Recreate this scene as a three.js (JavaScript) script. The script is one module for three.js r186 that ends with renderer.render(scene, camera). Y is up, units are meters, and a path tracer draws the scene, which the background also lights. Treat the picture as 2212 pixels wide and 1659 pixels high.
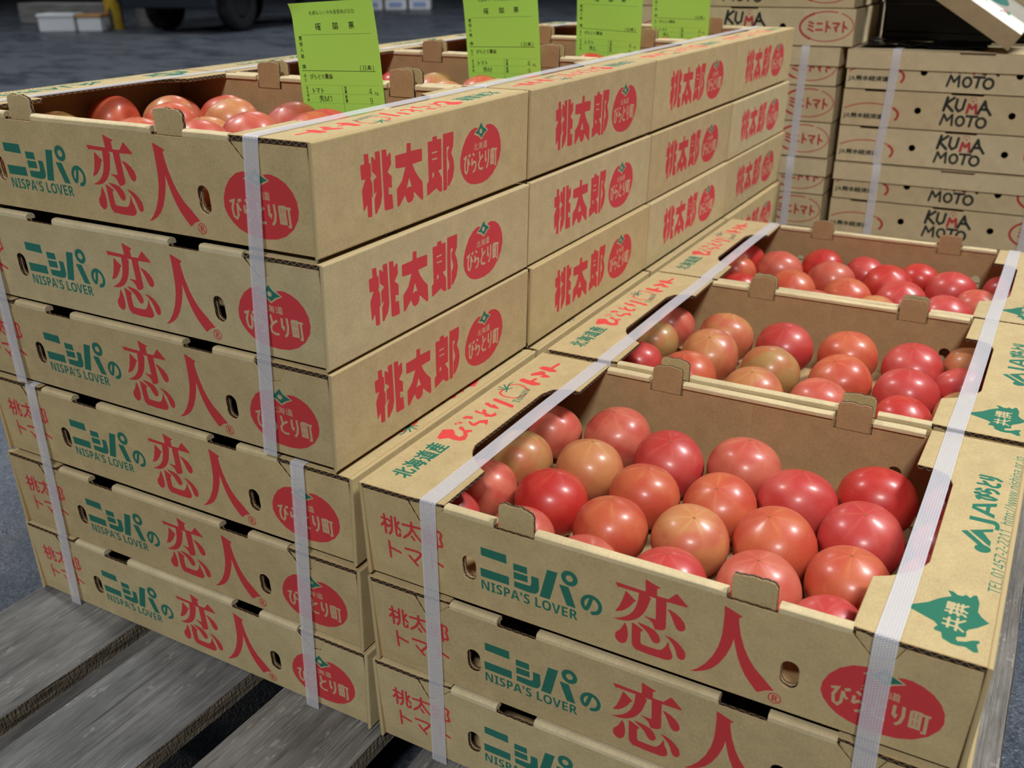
import * as THREE from 'three';
import { mergeGeometries, toCreasedNormals } from 'three/addons/utils/BufferGeometryUtils.js';
import { RoundedBoxGeometry } from 'three/addons/geometries/RoundedBoxGeometry.js';
import { RectAreaLightUniformsLib } from 'three/addons/lights/RectAreaLightUniformsLib.js';

// ---------------------------------------------------------------- camera, light, exposure
const scene = new THREE.Scene();
scene.background = new THREE.Color(0x05070a);
const camera = new THREE.PerspectiveCamera(43.109, 2212 / 1659, 0.05, 80);
camera.position.set(0.42201, 0.6114, 0.50091);
camera.up.set(-0.1901, 0.9155, -0.3547);
camera.lookAt(0.42201 - 0.4543, 0.6114 - 0.4023, 0.50091 - 0.7949);
camera.focus = 0.78;
camera.userData.fStop = 10;
const renderer = new THREE.WebGLRenderer({ antialias: true });
renderer.toneMapping = THREE.LinearToneMapping;
renderer.toneMappingExposure = 1.0;
renderer.shadowMap.enabled = true;
renderer.shadowMap.type = THREE.PCFSoftShadowMap;
RectAreaLightUniformsLib.init();
const CEILING = 6.2, FLOOR = -0.145;
// ceiling lamps of the hall: x, z, width, depth, intensity
const LAMPS = [
  [2.4, 5.2, 1.3, 0.5, 265],
  [3.2, -2.75, 1.3, 0.5, 232],
  [-4.6, -0.6, 1.3, 0.5, 110],
  [-6.5, -8.5, 1.3, 0.5, 62],
  [-11.5, -4.5, 1.3, 0.5, 62],
  [-2.0, -13.5, 1.3, 0.5, 60],
];
const LAMP_COLOR = new THREE.Color(1.0, 1.0, 0.99);

// ---------------------------------------------------------------- small helpers
let seed = 20240711;
const rnd = () => { seed = (seed + 0x6d2b79f5) | 0; let t = Math.imul(seed ^ (seed >>> 15), 1 | seed); t = (t + Math.imul(t ^ (t >>> 7), 61 | t)) ^ t; return ((t ^ (t >>> 14)) >>> 0) / 4294967296; };
const R = (a, b) => a + (b - a) * rnd();
const taken = new Map();
function numbered(name) { const n = taken.get(name) ?? 0; taken.set(name, n + 1); return n ? name + '_' + String(n).padStart(3, '0') : name; }
function tag(o, label, category, group, kind) {
  if (label) o.userData.label = label;
  if (category) o.userData.category = category;
  if (group) o.userData.group = group;
  if (kind) o.userData.kind = kind;
  return o;
}
function thing(name, label, category, group, pos = [0, 0, 0], turn = 0) {
  const o = new THREE.Group(); o.name = numbered(name); o.position.set(...pos); o.rotation.y = turn; scene.add(o);
  return tag(o, label, category, group);
}
function part(name, geometry, material, parent) {
  const m = new THREE.Mesh(geometry, material); m.name = name; m.castShadow = m.receiveShadow = true;
  (parent ?? scene).add(m); return m;
}
function struct(name, geometry, material) { const m = part(name, geometry, material); m.userData.kind = 'structure'; return m; }

// ---------------------------------------------------------------- procedural texture tools
const NS = 256, NOISE = new Float32Array(NS * NS);
for (let i = 0; i < NOISE.length; i++) NOISE[i] = rnd();
function vnoise(x, y) {
  const xi = Math.floor(x), yi = Math.floor(y), fx = x - xi, fy = y - yi, sx = fx * fx * (3 - 2 * fx), sy = fy * fy * (3 - 2 * fy);
  const a = (xi & 255), b = ((xi + 1) & 255), c = (yi & 255) * NS, d = ((yi + 1) & 255) * NS;
  return (NOISE[a + c] * (1 - sx) + NOISE[b + c] * sx) * (1 - sy) + (NOISE[a + d] * (1 - sx) + NOISE[b + d] * sx) * sy;
}
function makeCanvas(w, h) { const c = document.createElement('canvas'); c.width = w; c.height = h; return [c, c.getContext('2d')]; }
function paint(w, h, fn) {
  const [c, g] = makeCanvas(w, h), im = g.createImageData(w, h), out = [0, 0, 0, 255];
  for (let y = 0, k = 0; y < h; y++) for (let x = 0; x < w; x++, k += 4) { out[3] = 255; fn(x, y, out); im.data[k] = out[0]; im.data[k + 1] = out[1]; im.data[k + 2] = out[2]; im.data[k + 3] = out[3]; }
  g.putImageData(im, 0, 0);
  return [c, g];
}
function texture(c, srgb = true, repeat) {
  const t = new THREE.CanvasTexture(c);
  if (srgb) t.colorSpace = THREE.SRGBColorSpace;
  t.magFilter = THREE.LinearFilter; t.anisotropy = 8;
  if (repeat) t.wrapS = t.wrapT = THREE.RepeatWrapping;
  return t;
}
// unbleached kraft paper: short fibres over soft clouds; px per mm keeps the grain at its real size
const KRAFT = [189, 171, 129], KRAFT_IN = [176, 150, 110];
function kraft(w, h, pxmm, base = KRAFT) {
  const k = 4.65 / pxmm;
  return paint(w, h, (x, y, o) => {
    const X = x * k, Y = y * k;
    const n = (vnoise(X * 0.9, Y * 0.55) - 0.5) * 12 + (vnoise(X * 0.11 + 40, Y * 0.33 + 9) - 0.5) * 11 + (vnoise(X * 0.33 + 7, Y * 0.09 + 90) - 0.5) * 9 + (vnoise(X * 0.018 + 3, Y * 0.02 + 5) - 0.5) * 11;
    const fleck = vnoise(X * 0.42 + 11, Y * 0.5 + 71) > 0.94 ? -13 : 0;
    o[0] = base[0] + n + fleck; o[1] = base[1] + n * 0.96 + fleck; o[2] = base[2] + n * 0.86 + fleck;
  });
}
const INK_RED = '#c8333c', INK_GREEN = '#1a6b5e', INK_TOPRED = '#dc3f3e', INK_TOPGREEN = '#166b58', KRAFT_CSS = 'rgb(193,175,136)';

// ---------------------------------------------------------------- lettering: pen strokes on a 100 x 100 field
const GLYPH = {
  '北': '35,10 35,95;8,38 35,38;5,82 35,68;58,10 58,80 65,90 92,90 95,70;92,28 60,48',
  '海': '12,12 24,22;6,38 18,48;8,92 24,62;45,8 32,32;38,24 95,24;42,38 85,38 80,92 70,94;42,38 36,78 88,78;32,58 96,58;60,40 58,76',
  '道': '10,15 22,28;5,45 22,45 22,78;5,92 22,78 40,90 96,92;48,6 54,18;78,6 70,18;35,22 95,22;64,22 58,34;44,36 88,36 88,80 44,80 44,36;44,50 88,50;44,65 88,65',
  '産': '50,4 50,14;15,16 88,16;34,20 40,32;68,20 60,32;12,36 92,36;18,36 16,66 6,94;34,42 26,58;30,52 88,52;36,70 84,70;22,92 94,92;58,42 58,92',
  'び': '6,22 40,14 20,50 26,82 46,90 62,74 66,24;66,24 76,46 92,54;78,8 84,20;90,4 96,16',
  'ら': '34,6 58,18;26,28 22,62;22,62 48,46 76,52 80,70 62,88 36,94',
  'と': '34,6 42,44;84,28 42,46 22,66 28,84 54,92 86,90',
  'り': '26,12 24,54 32,60 38,48;68,8 70,50 60,78 38,96',
  '町': '10,14 50,14 50,82 10,82 10,14;30,14 30,82;10,48 50,48;56,18 98,18;80,18 80,92 62,94',
  '共': '32,8 32,64;68,8 68,64;14,28 88,28;6,64 96,64;32,70 10,94;66,70 92,94',
  '撰': '20,6 20,86 10,92;6,28 34,28;4,62 34,52;42,10 62,10 62,22 44,22 44,34 64,34;70,10 92,10 92,22 72,22 72,34 94,34;54,40 54,72;82,40 82,72;42,52 96,52;36,72 98,72;54,76 42,94;80,76 96,94',
  '札': '26,6 26,96;6,30 48,30;26,34 6,70;28,40 46,60;62,8 62,80 70,90 94,90 96,72',
  '幌': '22,6 22,96;8,28 8,74;8,28 38,28 38,70;50,8 90,8 90,40 50,40 50,8;50,24 90,24;44,52 96,52;44,52 44,64;96,52 96,64;60,60 56,80 42,96;76,60 76,86 96,90',
  'み': '18,16 46,16 22,78 10,70 26,56 60,64 92,78;72,38 70,70 52,94',
  'い': '18,20 20,66 34,80 40,66;70,24 84,50 86,64',
  '中': '14,28 86,28 86,64 14,64 14,28;50,6 50,96',
  '央': '50,6 50,54;20,24 80,24 80,54;20,24 20,54;4,54 96,54;48,56 36,80 8,94;54,56 92,94',
  '青': '50,4 50,44;14,14 86,14;20,28 80,28;6,44 94,44;26,54 26,96;26,54 76,54 76,92 68,94;26,67 76,67;26,80 76,80',
  '果': '22,8 78,8 78,46 22,46 22,8;22,27 78,27;50,8 50,96;6,60 94,60;46,62 8,92;54,62 92,92',
  '株': '22,6 22,96;4,30 42,30;22,34 4,70;24,40 40,58;56,10 50,30;52,24 90,24;46,48 98,48;72,6 72,96;70,50 48,84;74,50 96,84',
  '式': '6,28 94,28;62,6 70,60 90,92 96,74;78,8 90,18;14,50 52,50;33,50 33,84;8,88 56,80',
  '会': '50,6 6,44;50,6 94,44;30,42 70,42;16,58 84,58;44,60 28,88 76,86;64,72 84,94',
  '社': '26,4 26,14;6,22 42,22 10,62;26,46 26,96;30,50 42,60;70,10 70,88;50,40 94,40;44,88 98,88',
  '確': '6,14 44,14;24,14 6,56;14,44 14,86;14,44 38,44 38,82;14,80 38,80;50,10 50,24;50,10 96,10 96,22;68,16 48,54;58,40 58,96;58,40 94,40;58,57 92,57;58,74 92,74;58,92 96,92;76,40 76,92',
  '認': '14,6 32,10;4,20 44,20;8,34 40,34;8,48 40,48;10,62 38,62 38,90 10,90 10,62;52,12 92,12 88,50 80,48;72,12 64,36 50,50;58,26 68,36;54,64 48,84;62,58 62,84 70,92 86,90 88,78;74,56 80,66;90,62 98,80',
  '票': '8,10 92,10;18,22 82,22 82,44 18,44 18,22;38,10 38,44;62,10 62,44;20,54 80,54;6,66 94,66;50,66 50,92 42,94;28,74 14,92;72,74 88,90',
  '買': '14,8 86,8 86,26 14,26 14,8;38,8 38,26;62,8 62,26;26,34 76,34 76,78 26,78 26,34;26,48 76,48;26,63 76,63;36,80 12,96;64,80 90,96',
  '受': '78,6 20,14;20,22 28,34;48,20 52,32;80,18 70,34;8,40 8,52;8,40 92,40 92,52;22,56 76,56 56,80 12,96;34,62 60,84 92,96',
  '人': '50,8 44,50 8,94;50,44 62,70 94,94',
  '単': '20,6 28,18;48,4 52,16;80,6 70,18;18,22 82,22 82,60 18,60 18,22;18,41 82,41;4,76 96,76;50,22 50,98',
  '価': '30,6 6,46;20,34 20,96;36,14 98,14;42,34 94,34 94,88 42,88 42,34;58,14 58,88;78,14 78,88',
  '日': '20,8 80,8 80,94 20,94 20,8;20,50 80,50',
  '高': '50,2 50,14;8,14 92,14;30,24 70,24 70,40 30,40 30,24;12,50 12,96;12,50 88,50 88,92 78,94;34,60 66,60 66,80 34,80 34,60',
  '荷': '6,16 94,16;34,6 34,26;66,6 66,26;28,28 6,56;18,46 18,96;32,40 96,40;40,54 64,54 64,74 40,74 40,54;82,40 82,92 70,94',
  '主': '44,4 56,16;12,26 88,26;20,56 80,56;6,90 94,90;50,26 50,90',
  '農': '18,6 82,6 82,36 18,36 18,6;40,2 40,36;60,2 60,36;18,21 82,21;12,46 92,46;16,46 14,70 4,94;30,58 80,58;22,70 94,70;36,70 36,92 54,86;56,72 92,94;84,76 70,84',
  '協': '20,6 20,96;4,36 38,36;42,22 92,22 90,46 82,46;64,6 60,34 44,48;40,64 64,64 62,92;52,54 38,92;72,64 96,64 94,92;84,54 70,92',
  '品': '30,8 70,8 70,42 30,42 30,8;8,54 42,54 42,92 8,92 8,54;58,54 92,54 92,92 58,92 58,54',
  '名': '44,4 10,40;38,20 80,20 50,52 6,74;34,46 50,56;34,60 84,60 84,94 34,94 34,60',
  '等': '22,4 8,22;18,14 46,14;28,14 34,24;62,4 50,22;58,14 94,14;72,14 78,24;20,32 80,32;50,26 50,46;6,46 94,46;10,62 92,62;68,50 68,92 56,94;28,70 40,82',
  '級': '24,4 8,28 28,36;36,16 6,54 40,50;24,52 24,96;10,64 4,82;36,62 42,76;48,12 90,12 78,40 92,40 76,72 44,96;58,12 56,60 42,90;60,44 92,94',
  '秀': '74,6 24,12;8,24 92,24;50,8 50,50;46,26 10,50;54,26 92,50;22,56 72,56 66,70 90,70 86,92 74,94;46,56 38,80 12,96',
  '容': '50,2 50,12;8,14 8,26;8,14 92,14 92,26;34,24 20,40;64,24 82,40;50,34 6,66;50,34 94,66;30,68 70,68 70,94 30,94 30,68',
  '量': '24,4 76,4 76,30 24,30 24,4;24,17 76,17;4,38 96,38;24,46 76,46 76,70 24,70 24,46;24,58 76,58;50,46 50,94;14,82 86,82;4,94 96,94',
  '数': '28,4 28,46;6,24 52,24;10,8 18,18;46,8 38,18;28,26 8,44;30,26 48,42;4,62 54,62;26,50 14,78 46,94;42,62 36,80 6,96;66,4 54,40;62,24 98,24;86,24 76,66 52,96;64,36 78,72 98,94',
  'ト': '36,8 36,94;36,40 82,62',
  'マ': '8,22 90,22 52,66;34,54 62,88',
  'ミ': '22,14 74,26;20,42 72,54;14,72 80,92',
  'ニ': '20,26 80,26;8,80 92,80',
  '熊': '24,4 12,24 42,20;34,10 46,26;14,34 14,68;14,34 42,34 42,66 36,68;14,45 42,45;14,56 42,56;58,6 58,30 90,28;86,8 60,18;58,38 58,64 92,62;88,42 60,52;14,80 6,94;36,80 40,94;60,80 66,94;82,78 94,94',
  '本': '50,4 50,96;6,26 94,26;46,28 6,74;54,28 94,74;30,74 70,74',
  '経': '24,4 8,28 28,36;36,16 6,54 40,50;24,52 24,96;10,64 4,82;36,62 42,76;50,10 90,10 70,34 46,48;58,18 96,46;52,62 92,62;72,46 72,92;46,92 98,92',
  '済': '12,12 24,22;6,38 18,48;8,92 24,62;64,4 64,14;34,16 96,16;44,18 60,32 94,46;84,18 66,34 34,48;48,52 46,72 36,96;82,50 82,96;48,62 82,62;48,76 82,76',
  '連': '10,15 22,28;5,45 22,45 22,78;5,92 22,78 40,90 96,92;36,14 94,14;44,26 86,26 86,58 44,58 44,26;44,42 86,42;34,70 96,70;65,6 65,86',
};
// outlines of the carton print, in millimetres on its panel
const PRINT = {
  koi: [[213.0,19.5,215.6,19.4,224.5,19.7,230.3,19.7,234.5,19.9,234.3,10.5,235.0,10.0,238.5,11.4,242.2,12.5,244.9,13.3,244.1,14.2,242.6,14.8,242.6,20.5,246.3,20.5,250.5,20.4,255.5,14.4,256.7,14.4,260.1,18.0,263.9,21.7,263.2,22.6,256.5,22.8,249.3,23.0,249.4,33.1,249.5,43.7,249.1,45.7,247.5,47.3,245.3,48.1,241.8,48.7,240.9,46.2,239.7,43.8,237.8,42.1,233.7,40.4,237.9,40.2,242.2,40.2,241.9,22.8,239.1,22.9,236.7,22.8,238.5,24.2,237.6,27.1,236.2,32.3,234.4,36.9,231.3,42.1,228.1,45.4,224.8,47.8,220.6,49.6,215.9,50.4,211.5,50.4,216.3,48.4,220.0,46.1,223.3,43.1,226.1,39.2,228.2,34.2,229.4,28.6,229.9,22.8,224.6,22.8,216.6,22.5,214.9,23.1,213.8,21.4],[220.5,24.3,221.5,24.8,224.8,27.6,228.0,30.0,227.7,30.9,226.6,31.2,224.3,35.4,220.6,39.8,217.8,42.1,213.5,44.0,213.2,43.4,215.9,38.6,218.2,32.5],[250.0,28.5,252.8,28.9,256.1,30.3,259.5,32.7,262.1,36.0,263.0,39.4,262.4,41.7,260.9,43.2,259.0,43.7,256.9,42.6,255.3,39.4,254.0,36.1,252.2,32.1],[220.1,51.0,221.6,53.4,222.6,58.3,222.6,63.2,221.5,67.6,218.8,70.0,216.2,69.9,213.9,68.0,213.0,64.9,213.7,61.9,217.1,58.0,219.1,53.8],[225.4,49.2,226.1,49.0,230.0,50.7,233.5,52.6,233.1,53.7,231.8,54.6,231.9,63.6,232.8,65.2,238.3,65.3,245.0,65.2,247.0,64.0,249.3,61.0,251.5,55.5,252.1,57.2,252.4,59.5,254.0,63.2,255.0,66.7,254.6,69.1,252.8,70.8,249.5,71.8,238.6,72.0,228.8,71.4,226.6,69.6,225.5,67.0,225.4,58.2],[229.0,47.6,232.8,47.5,237.4,48.2,241.3,49.4,244.3,52.1,245.9,55.8,245.5,58.6,243.7,60.2,241.4,60.2,239.2,57.9,237.3,54.2,234.7,51.8,231.6,49.6],[249.1,50.7,253.3,51.3,257.5,53.2,260.9,56.2,263.2,59.2,264.0,62.7,263.4,65.8,261.2,67.4,259.0,66.9,257.6,64.3,256.7,60.3,255.1,57.0,252.7,54.1]],
  hito: [[287.6,11.8,291.5,13.1,299.3,16.2,298.7,17.1,297.3,18.2,297.6,22.0,299.3,31.1,302.1,40.3,305.7,47.7,309.8,53.8,316.3,60.0,323.2,67.1,318.0,68.9,312.9,72.6,312.0,72.2,307.9,67.4,304.3,62.7,301.0,56.2,298.1,48.5,295.6,38.5,295.1,35.4,293.9,41.9,290.9,50.8,286.9,59.1,282.3,65.5,277.4,69.5,271.8,72.5,267.6,73.7,272.6,69.5,277.4,63.5,282.0,55.2,285.4,45.7,287.1,36.8,287.7,27.9,287.9,18.6]],
  nishipa: [[107.5,25.4,128.6,25.7,128.8,33.3,107.5,32.6],[106.3,44.1,130.1,44.3,130.1,51.8,106.3,51.7],[134.2,30.9,145.3,30.9,145.4,36.8,134.1,36.7],[134.2,38.2,145.5,38.3,145.5,44.0,134.2,44.2],[134.3,46.5,146.0,46.4,147.5,46.1,148.4,44.1,148.5,37.0,154.5,37.3,154.6,46.3,153.8,49.7,151.3,52.0,146.0,52.4,134.3,51.6],[161.4,27.2,169.6,27.1,163.0,52.7,154.8,52.7],[170.5,36.5,177.9,36.5,183.3,53.0,176.3,52.8]],
  no: [195.3,39.8,192.5,49.8,190.2,50.7,188.1,46.4,189.1,41.9,192.3,39.1,195.9,38.3,200.1,40.1,202.2,44.3,201.6,48.6,199.4,51.4,196.0,52.4],
  momo: [[[55.2,17.2,60.0,17.4,60.5,18.0,61.0,24.5,62.7,24.5,62.8,25.7,63.2,34.2,62.0,35.0,64.0,39.9,64.1,48.9,62.8,49.1,62.5,62.9,62.4,63.6,58.0,63.5,57.3,62.8,56.9,54.0,53.4,57.6,52.5,56.8,51.6,42.7,52.0,41.6,56.0,35.1,51.8,34.8,51.2,34.3,50.8,24.9,51.0,24.3,55.4,24.0]],[[63.7,20.5,65.5,20.6,68.5,23.3,68.3,17.6,73.3,17.6,74.1,18.3,74.5,29.8,75.3,50.2,73.3,57.0,67.6,63.0,66.0,62.1,65.7,51.8,69.0,46.1,65.6,48.0,65.3,38.1,69.3,35.3,64.0,30.9,63.7,25.9]],[[76.2,17.4,81.3,17.7,82.0,18.5,82.4,23.3,85.9,20.6,87.2,21.9,87.5,29.5,82.8,34.7,87.7,38.4,87.7,47.4,83.5,46.1,83.4,51.5,87.7,51.9,88.7,62.3,87.9,63.1,79.2,62.9,77.6,61.5,77.2,48.5,76.4,28.1]],[[107.6,17.5,112.8,17.9,113.0,24.0,126.6,24.5,127.7,25.3,127.7,34.0,114.6,34.1,117.4,39.3,122.0,45.0,127.8,50.3,128.4,63.5,127.1,64.6,125.2,63.6,115.9,55.8,115.6,59.8,113.5,62.6,109.7,63.4,107.0,62.3,104.3,57.0,103.9,56.4,96.0,63.3,94.6,63.2,93.8,62.3,93.7,49.6,100.4,44.7,105.4,34.9,93.9,33.9,92.8,33.2,92.8,24.3,107.3,24.3],[110.0,43.8,113.1,51.5,109.9,50.7,106.6,51.4]],[[142.4,18.0,148.2,18.1,149.0,20.9,154.2,21.0,154.8,21.8,154.9,45.1,150.1,45.7,155.2,52.1,155.3,63.0,152.9,63.4,150.0,61.9,147.2,59.2,135.5,62.7,133.8,62.1,133.8,53.1,136.3,51.9,135.6,21.8,135.9,20.8,142.1,21.1],[141.2,29.8,148.8,29.8,148.9,30.9,141.4,30.9],[141.4,34.9,148.9,35.0,148.8,36.2,141.5,36.0],[141.7,46.1,143.7,46.0,144.2,49.0,141.4,50.1]],[[157.1,18.1,171.6,18.1,172.7,19.2,172.1,29.6,169.2,34.6,172.4,40.7,173.6,47.6,171.6,54.5,167.6,59.4,164.9,61.1,163.1,60.0,162.2,62.9,161.1,63.6,157.5,63.4,157.1,62.5,156.9,41.9],[162.4,28.9,166.2,28.9,163.6,33.2,163.8,37.6,166.3,43.0,165.9,46.2,163.6,48.9,163.4,60.1,162.9,60.0,162.5,42.9]]],
  logoR: [210.7,21.0,209.6,20.6,204.6,19.9,198.0,21.8,191.2,26.9,186.0,34.0,182.9,41.9,182.5,48.6,184.4,54.0,188.4,59.3,193.6,63.5,200.2,66.2,208.0,67.7,217.1,68.2,226.5,67.0,234.9,63.7,242.3,57.8,247.3,50.2,249.0,43.9,248.3,36.6,245.5,30.3,240.9,25.0,235.1,21.6,229.4,19.9,224.8,20.0,221.9,21.1,226.9,24.5,221.1,27.4,215.8,31.2,212.0,28.3,203.8,25.1,207.3,22.8],
  logoG: [215.6,16.9,218.5,21.0,225.2,24.4,220.0,26.6,215.9,29.7,212.1,26.3,206.1,24.5,210.6,22.2],
  small: [[19.6,26.6,23.9,26.9],[22.1,23.1,22.6,28.1,22.3,39.7],[22.1,29.4,19.0,33.5],[23.2,30.7,24.1,32.4],[28.8,23.1,28.7,32.2,27.8,36.8,25.9,39.4],[25.2,26.5,27.6,28.2],[24.7,33.0,27.7,31.3],[32.3,23.1,32.1,37.5,33.0,39.2,35.7,38.8,35.8,36.7],[35.5,26.2,33.3,29.2],[33.2,30.8,36.3,33.5],[39.0,27.0,55.8,26.0],[47.1,23.2,47.5,27.3,45.3,33.5,39.2,38.9],[48.0,29.5,50.1,33.6,55.5,38.2],[46.5,35.8,48.6,38.3],[61.2,22.5,63.1,23.4],[58.6,26.3,65.0,25.9,64.8,32.9,58.2,33.4],[58.6,26.3,58.7,38.7,61.6,37.1],[58.6,29.8,64.8,29.5],[62.5,34.4,66.3,37.9],[69.0,23.6,69.2,39.3],[69.0,23.6,74.1,23.9,73.1,28.5,72.2,29.9,74.0,34.7,73.5,36.8,71.1,36.8],[24.3,46.9,24.6,61.5],[25.7,52.6,34.4,54.5],[39.5,49.1,53.7,48.0,53.1,51.6,47.8,57.7],[42.7,54.9,49.4,61.6],[63.6,44.3,63.4,58.6],[63.8,51.3,72.8,54.7]],
  flapRed: [[12.4,90.2,8.3,104.8,15.3,109.4,18.7,106.8,22.6,101.8,28.1,99.6,29.5,103.8,25.1,110.2,19.2,112.4,17.7,116.7,20.4,117.6,25.1,112.9,30.1,116.1,32.3,113.2,29.7,110.1,33.3,104.1,34.9,97.2,31.8,93.8,25.7,93.1,21.1,94.0,15.6,88.5],[10.3,120.4,12.2,121.4,13.6,118.5,12.5,117.0],[11.6,123.0,14.9,125.1,16.6,122.4,13.8,120.8],[10.6,132.7,12.0,137.2,17.3,138.2,19.4,135.6,18.1,132.1,16.5,134.0,13.0,130.2],[19.5,127.2,19.7,129.6,25.3,126.6,26.3,134.6,31.7,139.4,34.5,135.3,36.6,129.1,33.0,131.7,29.4,130.7,28.4,122.8,24.3,123.4],[12.8,148.3,13.2,150.4,21.0,148.8,17.7,152.9,18.3,156.1,22.1,153.3,23.6,150.2,29.2,148.5,30.2,154.7,34.4,150.3,32.3,145.4,26.8,143.3,23.4,146.3,14.8,146.4],[11.9,167.6,14.6,169.4,19.0,166.4,21.2,168.6,28.7,163.7,28.6,161.7,21.1,161.5,14.0,164.7],[14.0,177.8,15.1,180.5,37.1,175.1,38.9,171.1,37.7,169.5,16.5,175.1],[13.7,226.9,15.2,231.5,23.9,230.2,25.5,238.9,28.1,235.7,27.6,229.9,35.4,228.6,36.7,225.3,31.5,221.0,24.9,221.9,16.6,224.0],[16.9,242.2,17.5,247.1,23.0,255.4,27.0,254.5,29.0,249.9,32.9,248.5,35.5,247.6,35.9,244.4,31.9,241.8,27.3,242.1,28.2,247.1,19.2,240.5],[16.4,261.8,18.9,266.6,26.0,266.9,27.4,280.1,29.4,280.7,30.8,277.8,29.6,265.2,35.1,262.3,35.8,259.2,31.2,256.8,22.5,258.0,18.2,259.2]],
  flapArc: [[11.8,210.5,13.8,214.8,19.3,217.7,26.1,214.9,32.5,209.7],[12.0,200.8,11.8,194.3,14.9,189.7,21.7,187.1,30.3,188.6,34.3,193.9,35.1,201.6]],
  flapLeaf: [[14.7,202.3,5.1,203.6],[14.7,202.3,7.8,198.2],[14.7,202.3,7.1,210.1],[14.7,202.3,10.0,212.8,11.4,219.0],[14.7,202.3,16.5,197.3],[14.7,202.3,17.1,207.4]],
  hok: [389.3,39.9,398.7,47.7,404.3,55.2,410.6,60.9,407.9,66.5,411.0,66.4,413.5,64.0,416.4,64.1,418.3,66.6,420.7,64.2,422.5,68.2,424.2,68.8,426.2,61.3,426.4,51.3,428.9,47.0,433.5,42.6,427.4,34.5,423.6,31.0,422.4,28.3,423.0,24.6,422.5,22.4,418.6,20.9,417.8,19.1,419.1,16.6,423.6,18.4,426.4,21.2,429.9,22.9,430.5,20.9,429.1,18.2,430.8,11.4,428.6,10.2,423.6,13.2,419.6,12.3,416.2,12.4,411.0,15.4,409.9,20.8,406.0,21.4,405.5,23.4,407.1,26.7,404.9,29.7,390.2,36.5],
  jamark: [[406.3,143.6,409.9,146.1,422.1,131.4,419.3,128.9],[411.4,147.2,425.4,155.8,425.6,151.7,419.7,148.5,425.5,137.6,425.5,131.1]],
};
// tomatoes of each open carton: mm from its left end, mm from its near long side, radius in mm
const CROP = {
  right1: [[49,229,28.8],[108,245,32.6],[167,221,32.8],[229,240,33.4],[49,165,30.4],[112,175,31.1],[48,107,28.0],[107,113,32.2],[170,158,30.7],[230,171,31.2],[284,204,32.9],[339,239,33.5],[112,53,28.0],[167,97,31.0],[227,110,30.9],[284,137,33.4],[340,171,33.5],[232,50,29.7],[290,73,31.6],[344,107,31.7],[343,48,28.0],[172,39,28.5],[46,52,28.0],[400,250,29.6],[399,187,28.0],[396,72,31.5],[399,131,28.5]],
  right2: [[44,241,30.0],[114,234,33.5],[182,233,33.4],[252,233,33.5],[320,229,33.5],[47,181,28.0],[117,168,33.5],[187,157,33.5],[259,163,33.5],[325,156,33.5],[54,115,28.0],[114,103,32.9],[189,86,32.6],[254,94,32.3],[332,93,29.7],[373,259,28.0],[371,196,28.0],[38,42,31.5],[132,42,31.5],[290,42,31.5],[364,42,31.5],[384,124,31.5],[227,39,28.5]],
  right3: [[46,184,29.7],[98,218,33.5],[173,199,33.5],[244,210,33.5],[322,221,33.5],[136,136,33.5],[207,133,33.5],[271,150,33.1],[328,120,32.2],[358,171,28.7],[382,252,28.0],[76,108,28.0],[179,80,28.0],[251,90,28.0],[37,42,31.5],[38,244,31.5],[98,54,31.5],[284,42,31.5],[345,55,31.5],[388,100,31.5],[148,257,30.0],[220,40,30.0],[404,40,30.0],[206,257,28.5],[277,260,27.0],[405,200,27.0]],
  up1: [[34,173,28.0],[79,205,28.0],[122,168,28.0],[158,211,28.0],[233,157,28.0],[281,184,28.0],[227,102,28.0],[37,42,31.5],[37,104,31.5],[38,246,31.5],[91,73,31.5],[108,256,31.5],[141,110,31.5],[145,42,31.5],[195,256,31.5],[207,42,31.5],[254,236,31.5],[268,54,31.5],[281,124,31.5],[312,256,31.5],[327,74,31.5],[334,158,31.5],[359,214,31.5],[377,110,31.5],[380,42,31.5],[402,167,31.5],[402,257,30.0],[177,157,28.5]],
  up2: [[43,42,31.0],[44,117,31.3],[43,180,31.8],[50,251,30.2],[105,50,31.4],[105,113,30.3],[106,181,30.6],[110,250,30.7],[171,48,29.9],[170,110,31.1],[167,182,31.2],[170,247,30.9],[232,42,31.4],[231,117,31.8],[228,183,30.3],[234,251,29.6],[296,44,32.0],[293,116,30.3],[296,179,32.4],[298,256,31.7],[363,48,30.7],[360,118,30.9],[360,182,31.7],[360,250,31.4],[407,84,27.0],[407,216,27.0]],
  up3: [[44,42,31.9],[41,110,30.2],[48,181,30.4],[42,252,30.4],[105,47,30.2],[107,113,30.8],[108,185,30.8],[104,246,31.0],[170,46,30.8],[170,111,30.8],[171,181,31.3],[176,252,29.9],[239,46,30.4],[236,114,30.7],[233,179,31.2],[237,249,31.5],[302,42,31.4],[296,110,30.4],[297,183,30.8],[298,253,31.4],[364,46,31.6],[365,115,31.3],[362,179,30.9],[362,252,32.4],[407,214,27.0]],
  up4: [[44,43,32.8],[43,110,32.3],[45,177,30.9],[43,255,30.6],[106,44,30.9],[107,114,32.1],[107,179,30.3],[108,248,30.7],[168,51,31.9],[170,116,32.3],[167,180,30.9],[172,250,31.0],[232,48,32.9],[234,113,33.4],[231,180,31.2],[233,254,31.5],[296,46,31.4],[302,113,30.1],[294,186,30.8],[295,248,31.2],[364,42,31.7],[363,111,31.0],[365,187,31.9],[361,254,31.1],[407,147,27.0]],
};
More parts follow.
